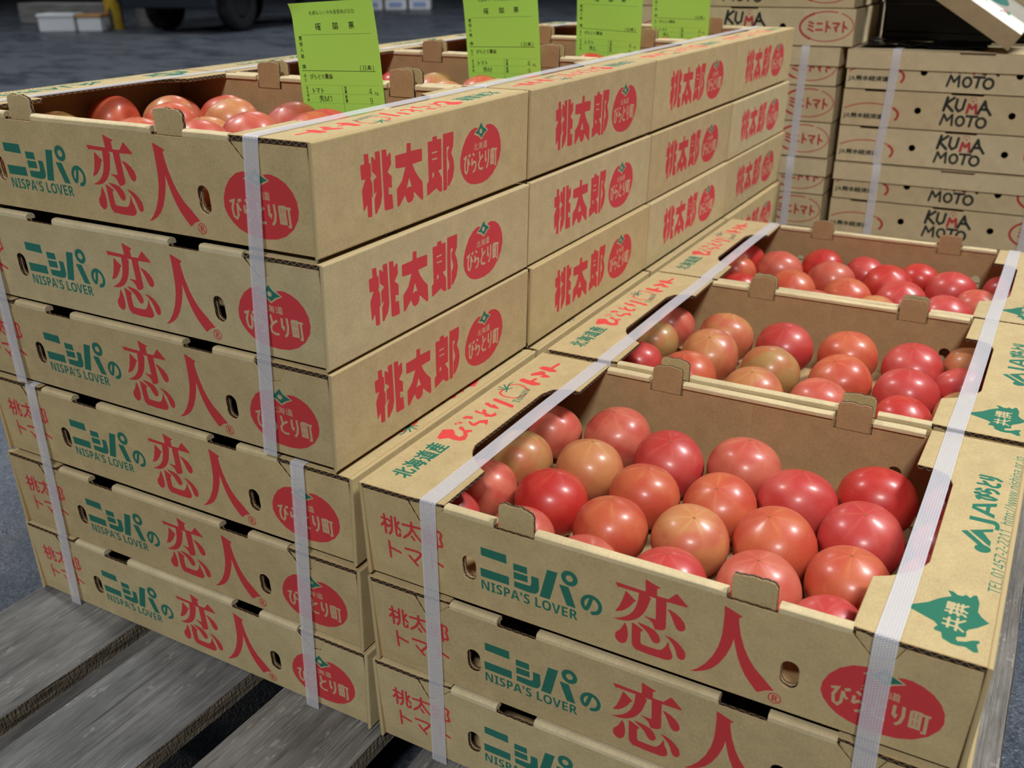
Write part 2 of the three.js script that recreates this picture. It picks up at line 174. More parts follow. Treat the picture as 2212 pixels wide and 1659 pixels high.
function stroke(g, ch, x, y, w, h, lw, cap = 'round') {
  g.lineWidth = lw; g.lineCap = cap; g.lineJoin = cap === 'round' ? 'round' : 'miter';
  for (const s of GLYPH[ch].split(';')) {
    g.beginPath();
    s.split(' ').forEach((p, i) => { const [a, b] = p.split(',').map(Number); g[i ? 'lineTo' : 'moveTo'](x + a / 100 * w, y + b / 100 * h); });
    g.stroke();
  }
}
function row(g, text, x, y, w, h, lw, gap = 0.08, cap) { const c = w / text.length; [...text].forEach((ch, i) => stroke(g, ch, x + i * c + c * gap / 2, y, c * (1 - gap), h, lw, cap)); }
function polys(g, list, flip) {
  g.beginPath();
  for (const p of list) { for (let i = 0; i < p.length; i += 2) { const a = flip ? p[i + 1] : p[i], b = flip ? p[i] : p[i + 1]; g[i ? 'lineTo' : 'moveTo'](a, b); } g.closePath(); }
  g.fill('evenodd');
}
function curve(g, p, lw, flip) {
  const q = []; for (let i = 0; i < p.length; i += 2) q.push(flip ? [p[i + 1], p[i]] : [p[i], p[i + 1]]);
  g.lineWidth = lw; g.lineCap = g.lineJoin = 'round'; g.beginPath(); g.moveTo(...q[0]);
  for (let i = 1; i < q.length - 1; i++) g.quadraticCurveTo(...q[i], (q[i][0] + q[i + 1][0]) / 2, (q[i][1] + q[i + 1][1]) / 2);
  g.lineTo(...q[q.length - 1]); g.stroke();
}
function fitted(g, text, x, base, w, size, font) { g.save(); g.font = font.replace('SIZE', '100px'); const m = g.measureText(text).width; g.translate(x, base); g.scale(w / m, size / 100); g.fillText(text, 0, 0); g.restore(); }
function tomatoMark(g) {   // the red tomato with the town's name, drawn on the end panel's millimetres
  g.fillStyle = INK_RED; polys(g, [PRINT.logoR]);
  g.fillStyle = INK_GREEN; polys(g, [PRINT.logoG]);
  g.fillStyle = KRAFT_CSS; g.beginPath(); g.ellipse(215.1, 24, 2.3, 2.1, 0, 0, 7); g.fill();
  g.strokeStyle = KRAFT_CSS; row(g, '北海道', 203.6, 32.4, 22, 6.6, 0.62);
  row(g, 'びらとり町', 187.6, 39.6, 54.6, 17.8, 1.95, -0.04, 'butt');
}
const PX = 4.6545;
function printed(wmm, hmm, draw) {
  const [c, g] = kraft(Math.round(wmm * PX), Math.round(hmm * PX), PX);
  g.scale(PX, PX); g.globalAlpha = 0.95; draw(g); return texture(c);
}
const BW = 0.44, BD = 0.298, BH = 0.0822;
const texFront = printed(440, 82.2, (g) => {
  g.fillStyle = INK_RED; for (const p of PRINT.koi) polys(g, [p]);
  polys(g, PRINT.hito);
  g.fillStyle = INK_GREEN; for (const p of PRINT.nishipa) polys(g, [p]);
  g.beginPath(); g.arc(178.6, 28.9, 6.35, 0, Math.PI * 2); g.moveTo(181.3, 28.9); g.arc(178.6, 28.9, 2.7, 0, Math.PI * 2, true); g.fill('evenodd');
  g.strokeStyle = INK_GREEN; curve(g, PRINT.no, 2.9);
  fitted(g, "NISPA'S LOVER", 105.4, 63.2, 79.2, 11.4, 'bold SIZE sans-serif');
  g.strokeStyle = INK_RED; for (const p of PRINT.small) curve(g, p, 2.15);
  g.lineWidth = 0.75; g.beginPath(); g.arc(324.1, 72.9, 3.9, 0, 7); g.stroke();
  g.fillStyle = INK_RED; fitted(g, 'R', 321.7, 75.3, 4.6, 6.8, 'bold SIZE sans-serif');
  g.save(); g.translate(351.1, 22.3); g.scale(70.6 / 66.5, 50.8 / 51.2); g.translate(-182.5, -17); tomatoMark(g); g.restore();
});
const texEnd = printed(298, 82.2, (g) => { g.fillStyle = INK_RED; for (const p of PRINT.momo) polys(g, p); tomatoMark(g); });
const texFlapA = printed(298, 80, (g) => {   // the flap with the red brush lettering; it reads from the near end to the far end
  g.fillStyle = INK_TOPRED; for (const p of PRINT.flapRed) polys(g, [p], true);
  g.strokeStyle = INK_TOPRED; for (const p of PRINT.flapArc) curve(g, p, 2.0, true);
  g.strokeStyle = INK_TOPGREEN; for (const p of PRINT.flapLeaf) curve(g, p, 1.4, true);
  row(g, '北海道産', 21, 12.5, 62, 18.5, 2.1, 0.1);
  g.fillStyle = INK_TOPGREEN; g.save(); g.translate(181, 39); g.rotate(-0.16); fitted(g, 'Tomato', 0, 0, 32, 10, 'italic bold SIZE serif'); g.restore();
});
const texFlapB = printed(298, 80, (g) => {   // the flap with the green emblem, telephone number and address
  g.fillStyle = INK_TOPGREEN; const sh = (p) => p.map((v, i) => (i % 2 ? v : v - 360));
  polys(g, [sh(PRINT.hok)], true);
  g.strokeStyle = KRAFT_CSS; row(g, '共撰', 25, 48.5, 31, 13, 1.7, 0.12);
  g.fillStyle = g.strokeStyle = INK_TOPGREEN;
  g.beginPath(); g.arc(126.5, 61.5, 5, 0, 7); g.fill();
  for (const p of PRINT.jamark) polys(g, [sh(p)], true);
  fitted(g, 'JA', 159, 64.5, 35, 21, 'bold SIZE sans-serif');
  row(g, 'びらとり', 195, 48.5, 42, 16, 3.0, 0.02);
  g.save(); g.transform(1, 0, -0.2, 1, 16, 0); fitted(g, 'TEL.01457-2-2211  http://www.nishipa.or.jp', 75, 76.6, 204, 10.6, 'SIZE sans-serif'); g.restore();
});
const texKraft = texture(kraft(768, 768, 3.072)[0], true, true);            // 250 mm square
const texInner = texture(kraft(768, 768, 3.072, KRAFT_IN)[0], true, true);
const texRim = texture(kraft(512, 512, 2.048, [208, 193, 156])[0], true, true);            // liner paled by the fold, with overhead light painted into the colour
const bumpKraft = texture(paint(512, 512, (x, y, o) => { const v = 120 + (vnoise(x * 0.5, y * 0.5) - 0.5) * 70 + (vnoise(x * 0.06, y * 0.035) - 0.5) * 90; o[0] = o[1] = o[2] = v; })[0], false, true);
const texFlute = texture(paint(64, 32, (x, y, o) => {                         // cut edge of corrugated board: two liners and the wave between them
  const wave = 16 + 9.5 * Math.sin(x / 64 * Math.PI * 2), edge = y < 4 || y > 27, core = Math.abs(y - wave) < 2.6, n = (rnd() - 0.5) * 20;
  const c = edge ? [190, 160, 116] : core ? [150, 122, 84] : [38, 29, 19]; o[0] = c[0] + n; o[1] = c[1] + n; o[2] = c[2] + n;
})[0], true, true);

// ---------------------------------------------------------------- flat board pieces
// plate(): outline in mm (a right, b up), extruded by t mm towards +c; groups: 0 printed face, 1 back, 2 cut edge
function plate(outline, t, { holes = [], bevel = 0.35, uv, frame, seg = 1 } = {}) {
  const s = new THREE.Shape(outline.map(([a, b]) => new THREE.Vector2(a / 1000, b / 1000)));
  for (const h of holes) s.holes.push(new THREE.Path(h.map(([a, b]) => new THREE.Vector2(a / 1000, b / 1000))));
  const bv = bevel / 1000, T = t / 1000;
  const g = new THREE.ExtrudeGeometry(s, { depth: T - 2 * bv, bevelEnabled: bv > 0, bevelThickness: bv, bevelSize: bv, bevelOffset: -bv, bevelSegments: seg, steps: 1, curveSegments: 8 });
  g.translate(0, 0, bv);
  const P = g.attributes.position, N = g.attributes.normal, bins = [[], [], []];
  for (let i = 0; i < P.count; i += 3) { const nz = (N.getZ(i) + N.getZ(i + 1) + N.getZ(i + 2)) / 3; bins[nz > 0.75 ? 0 : nz < -0.75 ? 1 : 2].push(i); }
  const pos = [], nor = [], tex = [], out = new THREE.BufferGeometry();
  bins.forEach((b, k) => {
    out.addGroup(pos.length / 3, b.length * 3, k);
    for (const i of b) for (let j = i; j < i + 3; j++) {
      const x = P.getX(j), y = P.getY(j), z = P.getZ(j);
      pos.push(x, y, z); nor.push(N.getX(j), N.getY(j), N.getZ(j));
      if (k === 0 && uv) tex.push((x * 1000 - uv[0]) / (uv[1] - uv[0]), (y * 1000 - uv[2]) / (uv[3] - uv[2]));
      else if (k === 2) { const nx = N.getX(i), ny = N.getY(i), l = Math.hypot(nx, ny) || 1; tex.push((x * -ny + y * nx) / l / 0.0065, z / T); }
      else tex.push(x / 0.25 + 0.13, y / 0.25 + 0.41);
    }
  });
  out.setAttribute('position', new THREE.Float32BufferAttribute(pos, 3)); out.setAttribute('normal', new THREE.Float32BufferAttribute(nor, 3)); out.setAttribute('uv', new THREE.Float32BufferAttribute(tex, 2));
  if (frame) out.applyMatrix4(frame);
  return out;
}
function frameOf(o, A, B, C) { return new THREE.Matrix4().makeBasis(new THREE.Vector3(...A), new THREE.Vector3(...B), new THREE.Vector3(...C)).setPosition(o[0] / 1000, o[1] / 1000, o[2] / 1000); }
const FRONTAL = (x, y, z) => frameOf([x, y, z], [1, 0, 0], [0, 1, 0], [0, 0, 1]);

// ---------------------------------------------------------------- board materials, three slightly different batches
const board = (map, tint = 0xffffff, rough = 0.86) => new THREE.MeshStandardMaterial({ map, color: tint, roughness: rough, bumpMap: bumpKraft, bumpScale: 0.00008 });
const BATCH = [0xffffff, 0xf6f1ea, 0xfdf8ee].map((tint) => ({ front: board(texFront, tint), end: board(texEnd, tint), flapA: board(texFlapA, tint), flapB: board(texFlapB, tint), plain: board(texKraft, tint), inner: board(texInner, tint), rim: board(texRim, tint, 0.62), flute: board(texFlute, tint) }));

// ---------------------------------------------------------------- tomato carton: a tray with long doubled walls, two printed top flaps and stacking tabs
const TAB = [[120, 151], [289, 320]], HW = 220, HD = 149, HT = 82.2;
const slot = (cx, cy, w, h) => { const p = [], r = w / 2; for (let i = 0; i <= 8; i++) { const a = Math.PI * i / 8; p.push([cx + r * Math.cos(a), cy + h / 2 - r + r * Math.sin(a)]); } for (let i = 0; i <= 8; i++) { const a = Math.PI + Math.PI * i / 8; p.push([cx + r * Math.cos(a), cy - h / 2 + r + r * Math.sin(a)]); } return p; };
const longOutline = [[4.2, 1.5], [435.8, 1.5], [435.8, 78], [394.5, 78], [389, 67], [377.5, 64.5], [365, 78], [320.5, 78], [320.5, 76.4], [288.5, 76.4], [288.5, 78], [151.5, 78], [151.5, 76.4], [119.5, 76.4], [119.5, 78], [76, 78], [61.5, 65], [55, 62.5], [45.5, 78], [4.2, 78]];
const handSlots = [slot(96.5, 34.4, 11.4, 21), slot(331.5, 32, 11.4, 21)];
const lean = (g, axis) => { const P = g.attributes.position; for (let i = 0; i < P.count; i++) { const k = (axis === 'z' ? 0.0044 : 0.0028) * Math.max(0, 1 - P.getY(i) / 0.08); if (axis === 'z') P.setZ(i, P.getZ(i) - k); else P.setX(i, P.getX(i) - k); } return g; };   // the walls stand a little wider at the top
const gLong = lean(plate(longOutline, 3.4, { holes: handSlots, uv: [0, 440, 0, 82.2], frame: FRONTAL(-220, 0, HD - 3.4) }), 'z');
const gGusset = [[45, 77], [366, 395]].map(([a, b]) => plate([[a, 60], [b, 60], [b, 79.6], [a, 79.6]], 2.2, { frame: frameOf([-220, 0, HD - 6], [1, 0, 0], [0, 1, 0.025], [0, -0.025, 1]) }));
const gInnerLong = lean(plate([[4.2, 1], [435.8, 1], [435.8, 77.6], [320.5, 77.6], [320.5, 69], [288.5, 69], [288.5, 77.6], [151.5, 77.6], [151.5, 69], [119.5, 69], [119.5, 77.6], [4.2, 77.6]], 2.2, { holes: handSlots.map((h) => h.map(([a, b]) => [440 - a, b])), frame: frameOf([220, 0, HD - 3.8], [-1, 0, 0], [0, 1, 0], [0, 0, -1]) }), 'z');
// the folded top edge between the tabs: a rounded ridge
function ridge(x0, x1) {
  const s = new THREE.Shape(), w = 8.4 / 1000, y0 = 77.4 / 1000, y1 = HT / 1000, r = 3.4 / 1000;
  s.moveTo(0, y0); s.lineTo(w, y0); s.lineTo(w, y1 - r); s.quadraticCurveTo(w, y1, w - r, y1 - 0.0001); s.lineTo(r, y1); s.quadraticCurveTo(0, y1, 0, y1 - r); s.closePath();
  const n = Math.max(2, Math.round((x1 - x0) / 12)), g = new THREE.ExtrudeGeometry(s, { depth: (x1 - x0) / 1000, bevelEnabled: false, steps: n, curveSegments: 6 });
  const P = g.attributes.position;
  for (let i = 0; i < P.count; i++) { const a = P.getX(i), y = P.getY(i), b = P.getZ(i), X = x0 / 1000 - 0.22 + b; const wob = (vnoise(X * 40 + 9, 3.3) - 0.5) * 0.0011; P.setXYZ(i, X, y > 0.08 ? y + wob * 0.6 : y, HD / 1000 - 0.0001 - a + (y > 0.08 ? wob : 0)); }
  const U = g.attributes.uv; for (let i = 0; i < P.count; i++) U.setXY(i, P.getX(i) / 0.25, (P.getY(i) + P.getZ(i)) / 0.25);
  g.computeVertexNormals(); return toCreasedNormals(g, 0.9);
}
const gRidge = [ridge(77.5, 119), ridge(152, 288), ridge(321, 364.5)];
const gTab = TAB.map(([a, b], k) => {
  const o = [[a + 1.5, 69.5]]; o.push([a + 1, 91.5], [a + 2.2, 94.4]);
  for (let i = 1; i < 6; i++) o.push([a + 2.2 + (b - a - 6) * i / 6, 95.4 + Math.sin(i * 2.1 + k * 2) * 0.7]);
  o.push([b - 3.5, 94], [b - 1.6, 91], [b - 1.5, 69.5]);
  const g = plate(o, 3.4, { frame: FRONTAL(-220, 0, HD - 7.4) }), P = g.attributes.position;
  for (let i = 0; i < P.count; i++) { const y = P.getY(i); if (y > 0.086) P.setZ(i, P.getZ(i) + (y - 0.086) * (0.06 + 0.16 * Math.sin(P.getX(i) * 90 + k))); }
  return g;
});
const gEnd = lean(plate([[0, 1.2], [298, 1.2], [298, 82], [0, 82]], 3.6, { bevel: 1.5, seg: 3, uv: [0, 298, 0, 82.2], frame: frameOf([HW - 3.6, 0, HD], [0, 0, -1], [0, 1, 0], [1, 0, 0]) }), 'x');
const gInnerEnd = lean(plate([[9.5, 1], [288.5, 1], [288.5, 77.6], [9.5, 77.6]], 1.8, { frame: frameOf([HW - 3.9, 0, -HD], [0, 0, 1], [0, 1, 0], [-1, 0, 0]) }), 'x');
const gBase = plate([[9, 10.6], [431, 10.6], [431, 287.4], [9, 287.4]], 3.4, { frame: frameOf([-220, 0.8, HD], [1, 0, 0], [0, 0, -1], [0, 1, 0]) });
// top flaps, in (distance along the carton from its near long side, distance from the end): s right, inward = -b
const flapOutline = [[0.5, 76.8], [297.5, 76.8], [297.5, 6], [229.5, 5], [228.6, 17], [222, 28.5], [209, 33], [94, 33.2], [84, 29.5], [77, 25], [66, 13.5], [60, 4], [2.5, 3.5], [0.5, 34]];
const gFlapA = plate(flapOutline, 3.9, { bevel: 0.5, uv: [0, 298, 0, 80], frame: frameOf([-220, 78.2, HD], [0, 0, -1], [-1, 0, 0], [0, 1, 0]).multiply(new THREE.Matrix4().makeTranslation(0, -0.08, 0)) });
const gFlapB = plate([[2.5, 76.5], [60, 76], [66, 66.5], [77, 55], [84, 50.5], [94, 46.8], [209, 47], [222, 51.5], [228.6, 63], [229.5, 75], [297.5, 74], [297.5, 3.2], [0.5, 3.2], [0.5, 46]], 3.9, { bevel: 0.5, uv: [0, 298, 0, 80], frame: frameOf([220, 78.2, HD], [0, 0, -1], [-1, 0, 0], [0, 1, 0]) });
function buildCarton(o, m, open) {
  const back = (mesh) => { mesh.rotation.y = Math.PI; return mesh; };
  part('front_panel', gLong, [m.front, m.inner, m.flute], o); back(part('back_panel', gLong, [m.front, m.inner, m.flute], o));
  part('end_panel', gEnd, [m.end, m.inner, m.plain], o); back(part('end_panel', gEnd, [m.end, m.inner, m.plain], o));
  for (const turn of [0, 1]) {
    const put = (n, g, mat) => { const p = part(n, g, mat, o); if (turn) back(p); };
    put('inner_panel', gInnerLong, [m.inner, m.inner, m.flute]); put('inner_end_panel', gInnerEnd, [m.inner, m.inner, m.flute]);
    for (const g of gGusset) put('corner_gusset', g, [m.plain, m.inner, m.flute]);
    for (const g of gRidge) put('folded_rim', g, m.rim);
    if (open) for (const g of gTab) put('stacking_tab', g, [m.plain, m.inner, m.flute]);
  }
  part('base_panel', gBase, [m.inner, m.plain, m.flute], o);
  tag(part('top_flap', gFlapA, [m.flapA, m.inner, m.flute], o), 'top flap with red brush lettering');
  tag(part('top_flap', gFlapB, [m.flapB, m.inner, m.flute], o), 'top flap with green emblem and telephone number');
}
const protoCartons = BATCH.flatMap((m) => [false, true].map((open) => { const o = new THREE.Group(); buildCarton(o, m, open); return o; }));
let batchTurn = 0;
function carton(cx, y, cz, turn, open, label, group) {
  const k = [0, 1, 2, 1, 0, 2, 2, 0, 1][batchTurn++ % 9], o = protoCartons[k * 2 + (open ? 1 : 0)].clone();
  o.name = numbered('tomato_carton'); o.position.set(cx, y, cz); o.rotation.y = turn; scene.add(o);
  return tag(o, label, 'carton', group);
}
// ---------------------------------------------------------------- hall: floor, ceiling, walls
const texFloor = texture(paint(1024, 1024, (x, y, o) => {
  const f = (vnoise(x * 0.75, y * 0.75) - 0.5) * 40 + (vnoise(x * 0.25 + 5, y * 0.25) - 0.5) * 26, st = vnoise(x * 0.5 + 31, y * 0.5) > 0.86 ? 34 : 0;
  o[0] = 72 + f + st; o[1] = 79 + f + st; o[2] = 90 + f + st;
})[0], true, true);
const roughFloor = texture(paint(1024, 1024, (x, y, o) => { const v = vnoise(x * 0.03125, y * 0.0625) * 0.6 + vnoise(x * 0.09375 + 4, y * 0.15625) * 0.4; o[0] = o[1] = o[2] = THREE.MathUtils.clamp(120 + (v - 0.45) * 460, 62, 225); })[0], false, true);
const bumpFloor = texture(paint(512, 512, (x, y, o) => { o[0] = o[1] = o[2] = 128 + (vnoise(x * 1.0, y * 1.0) - 0.5) * 150 + (vnoise(x * 0.25, y * 0.25) - 0.5) * 60; })[0], false, true);
texFloor.repeat.set(1 / 0.9, 1 / 0.9); roughFloor.repeat.set(1 / 9, 1 / 9); bumpFloor.repeat.set(1 / 0.6, 1 / 0.6);
const matFloor = new THREE.MeshStandardMaterial({ map: texFloor, roughnessMap: roughFloor, roughness: 1, bumpMap: bumpFloor, bumpScale: 0.0012 });
const HX = [-24, 11], HZ = [-25, 12];
function slab(x0, x1, y0, y1, z0, z1) { const g = new THREE.BoxGeometry(x1 - x0, y1 - y0, z1 - z0); g.translate((x0 + x1) / 2, (y0 + y1) / 2, (z0 + z1) / 2); const P = g.attributes.position, N = g.attributes.normal, U = g.attributes.uv; for (let i = 0; i < P.count; i++) { const nx = Math.abs(N.getX(i)), ny = Math.abs(N.getY(i)); U.setXY(i, nx > 0.5 ? P.getZ(i) : P.getX(i), ny > 0.5 ? P.getZ(i) : P.getY(i)); } return g; }
struct('floor', slab(...HX, FLOOR - 0.2, FLOOR, ...HZ), matFloor);
const matWall = new THREE.MeshStandardMaterial({ color: 0x43474a, roughness: 0.9 }), matCeil = new THREE.MeshStandardMaterial({ color: 0x505356, roughness: 0.9 });
struct('ceiling', slab(...HX, CEILING, CEILING + 0.2, ...HZ), matCeil);
struct('wall_left', slab(HX[0] - 0.2, HX[0], FLOOR, CEILING, ...HZ), matWall); struct('wall_right', slab(HX[1], HX[1] + 0.2, FLOOR, CEILING, ...HZ), matWall);
struct('wall_back', slab(...HX, FLOOR, CEILING, HZ[0] - 0.2, HZ[0]), matWall); struct('wall_front', slab(...HX, FLOOR, CEILING, HZ[1], HZ[1] + 0.2), matWall);
const matHousing = new THREE.MeshStandardMaterial({ color: 0xb8bcc0, roughness: 0.5, metalness: 0.3 });
LAMPS.forEach(([x, z, w, d, power]) => {
  const o = thing('ceiling_lamp', 'rectangular ceiling lamp hanging in the market hall', 'lamp', 'ceiling lamps of the hall', [x, CEILING, z]);
  const body = new THREE.BoxGeometry(w + 0.06, 0.08, d + 0.06); body.translate(0, -0.04, 0); part('housing', body, matHousing, o);
  const glow = new THREE.BoxGeometry(w, 0.01, d); glow.translate(0, -0.085, 0);
  part('diffuser', glow, new THREE.MeshStandardMaterial({ color: 0xffffff, emissive: LAMP_COLOR, emissiveIntensity: Math.min(8, power * 0.1), roughness: 0.6 }), o);
  const l = new THREE.RectAreaLight(LAMP_COLOR, power, w, d); l.name = 'lamp_light'; l.position.set(0, -0.1, 0); l.rotation.x = -Math.PI / 2; o.add(l);
});

// ---------------------------------------------------------------- pallet of weathered boards
function woodTexture(n, tone) {   // 0.2 m across the board, 1.6 m along it
  const t = texture(paint(512, 1536, (x, y, o) => {
    const X = x + vnoise(y * 0.006 + n * 9, n) * 30 + vnoise(y * 0.02 + n * 4, 5) * 5, ring = vnoise(X * 0.07 + n * 13, y * 0.006), fine = vnoise(X * 0.5 + n * 31, y * 0.03), fibre = vnoise(x * 1.1, y * 0.16 + n), patch = vnoise(x * 0.012 + n * 3, y * 0.011), crack = vnoise(X * 0.14 + n * 5, y * 0.008 + 20);
    let v = (ring - 0.5) * 20 + (fine - 0.5) * 19 + (fibre - 0.5) * 22 + (patch - 0.5) * 34 + (vnoise(x * 0.06, y * 0.06 + n * 7) - 0.5) * 18;
    if (crack > 0.88) v -= (crack - 0.88) * 330;
    const scuff = vnoise(x * 0.16 + n * 17, y * 0.22 + 3) * vnoise(x * 0.03, y * 0.03 + n * 2); if (scuff > 0.56) v += (scuff - 0.56) * 140;      // pale scuffs
    o[0] = tone[0] + v; o[1] = tone[1] + v; o[2] = tone[2] + v * 0.95;
  })[0], true, true);
  t.wrapS = t.wrapT = THREE.MirroredRepeatWrapping; return t;
}
const woods = [[0, [110, 110, 108]], [1, [104, 105, 105]], [2, [114, 112, 107]]].map(([n, tone]) => woodTexture(n, tone));
const bumpWood = texture(paint(512, 512, (x, y, o) => { o[0] = o[1] = o[2] = 128 + (vnoise(x * 0.5, y * 0.02) - 0.5) * 150 + (vnoise(x * 1, y * 0.06) - 0.5) * 80; })[0], false, true);
const matWood = woods.map((map) => new THREE.MeshStandardMaterial({ map, roughness: 0.9, bumpMap: bumpWood, bumpScale: 0.0012 }));
const matWoodEdge = new THREE.MeshStandardMaterial({ map: texture(paint(512, 256, (x, y, o) => { const v = (vnoise(x * 0.02, y * 0.22) - 0.5) * 90 + (vnoise(x * 0.15, y * 0.6) - 0.5) * 34; o[0] = 104 + v; o[1] = 96 + v; o[2] = 82 + v * 0.9; })[0], true, true), roughness: 0.92, bumpMap: bumpWood, bumpScale: 0.0015 });
// a board along z with slightly uneven edges; groups: top and bottom / sides
function boardGeometry(x0, x1, z0, z1, y0, y1, alongX) {
  const L = alongX ? x1 - x0 : z1 - z0, Wd = alongX ? z1 - z0 : x1 - x0, n = Math.max(6, Math.round(L / 0.05)), k = R(0, 50);
  const g = new RoundedBoxGeometry(Wd, y1 - y0, L, 2, 0.0022), b = new THREE.BoxGeometry(Wd - 0.003, y1 - y0, L, 4, 2, n);
  g.dispose();
  const P = b.attributes.position, N = b.attributes.normal, U = b.attributes.uv;
  for (let i = 0; i < P.count; i++) {
    const x = P.getX(i), y = P.getY(i), z = P.getZ(i), side = Math.sign(x) * (Math.abs(x) > Wd * 0.49 - 0.003 ? 1 : 0), top = Math.abs(y) > (y1 - y0) * 0.45;
    const wob = side ? (vnoise(z * 9 + k, side + 4) - 0.5) * 0.003 : 0, cham = side && top ? -side * 0.0018 : 0;
    if (Math.abs(N.getY(i)) > 0.5) U.setXY(i, x / 0.2 + 0.5, z / 1.6 + k); else U.setXY(i, z / 0.3 + k, y / 0.05);
    P.setXYZ(i, x + wob + cham, y + (top ? -Math.sign(y) * Math.abs(side) * 0.0006 : 0), z);
  }
  b.computeVertexNormals();
  const geo = toCreasedNormals(b, 0.6);
  if (alongX) geo.rotateY(Math.PI / 2);
  geo.translate((x0 + x1) / 2, (y0 + y1) / 2, (z0 + z1) / 2);
  return geo;
}
const sixSides = (m) => [matWoodEdge, matWoodEdge, m, m, matWoodEdge, matWoodEdge];
function pallet(label, x, z, boards, z0, z1, top, thick) {
  const o = thing('wooden_pallet', label, 'pallet', null, [x, FLOOR, z]), Y = top - FLOOR, bx0 = boards[0][0], bx1 = boards[boards.length - 1][1];
  boards.forEach(([a, b], i) => part('deck_board', boardGeometry(a, b, z0, z1, Y - thick, Y - 0.0004), sixSides(matWood[i % 3]), o));
  for (const t of [0.04, 0.5, 0.96]) { const zc = z0 + (z1 - z0) * t, zz = t < 0.1 ? z0 + 0.05 : t > 0.9 ? z1 - 0.05 : zc; part('bearer', boardGeometry(bx0, bx1, zz - 0.04, zz + 0.04, 0.018, Y - thick, true), sixSides(matWood[1]), o); }
  for (const xc of [bx0 + 0.06, (bx0 + bx1) / 2, bx1 - 0.06]) part('bottom_board', boardGeometry(xc - 0.05, xc + 0.05, z0, z1, 0.0005, 0.018), sixSides(matWood[2]), o);
  return o;
}
pallet('weathered grey wooden pallet carrying the green-and-red printed tomato cartons', 0, 0, [[-0.45, -0.304], [-0.274, -0.151], [-0.117, 0.004], [0.04, 0.163], [0.196, 0.316], [0.347, 0.47]], -1.26, 0.262, 0, 0.019);

// ---------------------------------------------------------------- stacks of tomato cartons
const ORD = ['first', 'second', 'third', 'fourth'];
const LEVEL = [0, 0.0823, 0.1669], UPPER = [0.2519, 0.3349, 0.4191];
const P_RIGHT = [0, 0.308, 0.6086], P_LOW = [0, 0.3015, 0.603, 0.9035], P_UP = [0, 0.3012, 0.6008, 0.899];
const placed = { right: [], up: [] };
P_RIGHT.forEach((d, c) => LEVEL.forEach((y, k) => {
  const top = k === 2, lev = ['bottom', 'middle', 'top'][k];
  const o = carton(0.22 + (k < 2 ? R(-0.0012, 0.0012) : 0), y, -d - 0.149 - R(0, 0.0006), R(-0.0015, 0.0015), top,
    top ? `open carton of tomatoes topping the low stack ${ORD[c]} from the bare pallet boards` : `closed-in carton, ${lev} of the low stack ${ORD[c]} from the bare pallet boards`, 'tomato cartons in the low stacks');
  if (top) placed.right.push(o);
}));
P_LOW.forEach((d, c) => LEVEL.forEach((y, k) => carton(-0.0065 - 0.22 + R(-0.001, 0.001), y, -0.0003 - d - 0.149, Math.PI + R(-0.001, 0.002) + 0.002, false,
  `carton in the ${ORD[k]} layer up of the tall stack ${ORD[c]} from the bare boards`, 'tomato cartons in the lower half of the tall stacks')));
P_UP.forEach((d, c) => UPPER.forEach((y, k) => {
  const top = k === 2, yaw = -0.0054, ex = -0.0127 + Math.sin(-yaw) * d, shift = k < 2 ? R(-0.0012, 0.0008) : 0;
  const o = carton(ex - 0.22 + shift, y, 0.0018 - d - 0.149, Math.PI + yaw * 0.6, top,
    top ? `open carton of tomatoes topping the tall stack ${ORD[c]} from the bare boards` : `carton in the ${['fourth', 'fifth'][k]} layer up of the tall stack ${ORD[c]} from the bare boards`, 'tomato cartons in the upper half of the tall stacks');
  if (top) placed.up.push(o);
}));

// ---------------------------------------------------------------- woven white straps round each bundle of three
const bumpStrap = texture(paint(128, 128, (x, y, o) => { const u = x % 16, v = (y + (Math.floor(x / 16) % 2) * 8) % 16; o[0] = o[1] = o[2] = 60 + 190 * Math.max(0, 1 - Math.hypot((u - 8) / 8, (v - 8) / 6)); })[0], false, true);
const texStrap = texture(paint(128, 128, (x, y, o) => { const u = x % 16, v = (y + (Math.floor(x / 16) % 2) * 8) % 16, k = Math.max(0, 1 - Math.hypot((u - 8) / 8, (v - 8) / 6)); o[0] = 236 + 19 * k; o[1] = 238 + 17 * k; o[2] = 247 + 8 * k; o[3] = 84 + 66 * k; })[0], true, true);
const matStrap = new THREE.MeshPhysicalMaterial({ map: texStrap, transparent: true, opacity: 1, roughness: 0.36, bumpMap: bumpStrap, bumpScale: 0.0004, clearcoat: 0.25, clearcoatRoughness: 0.3 });
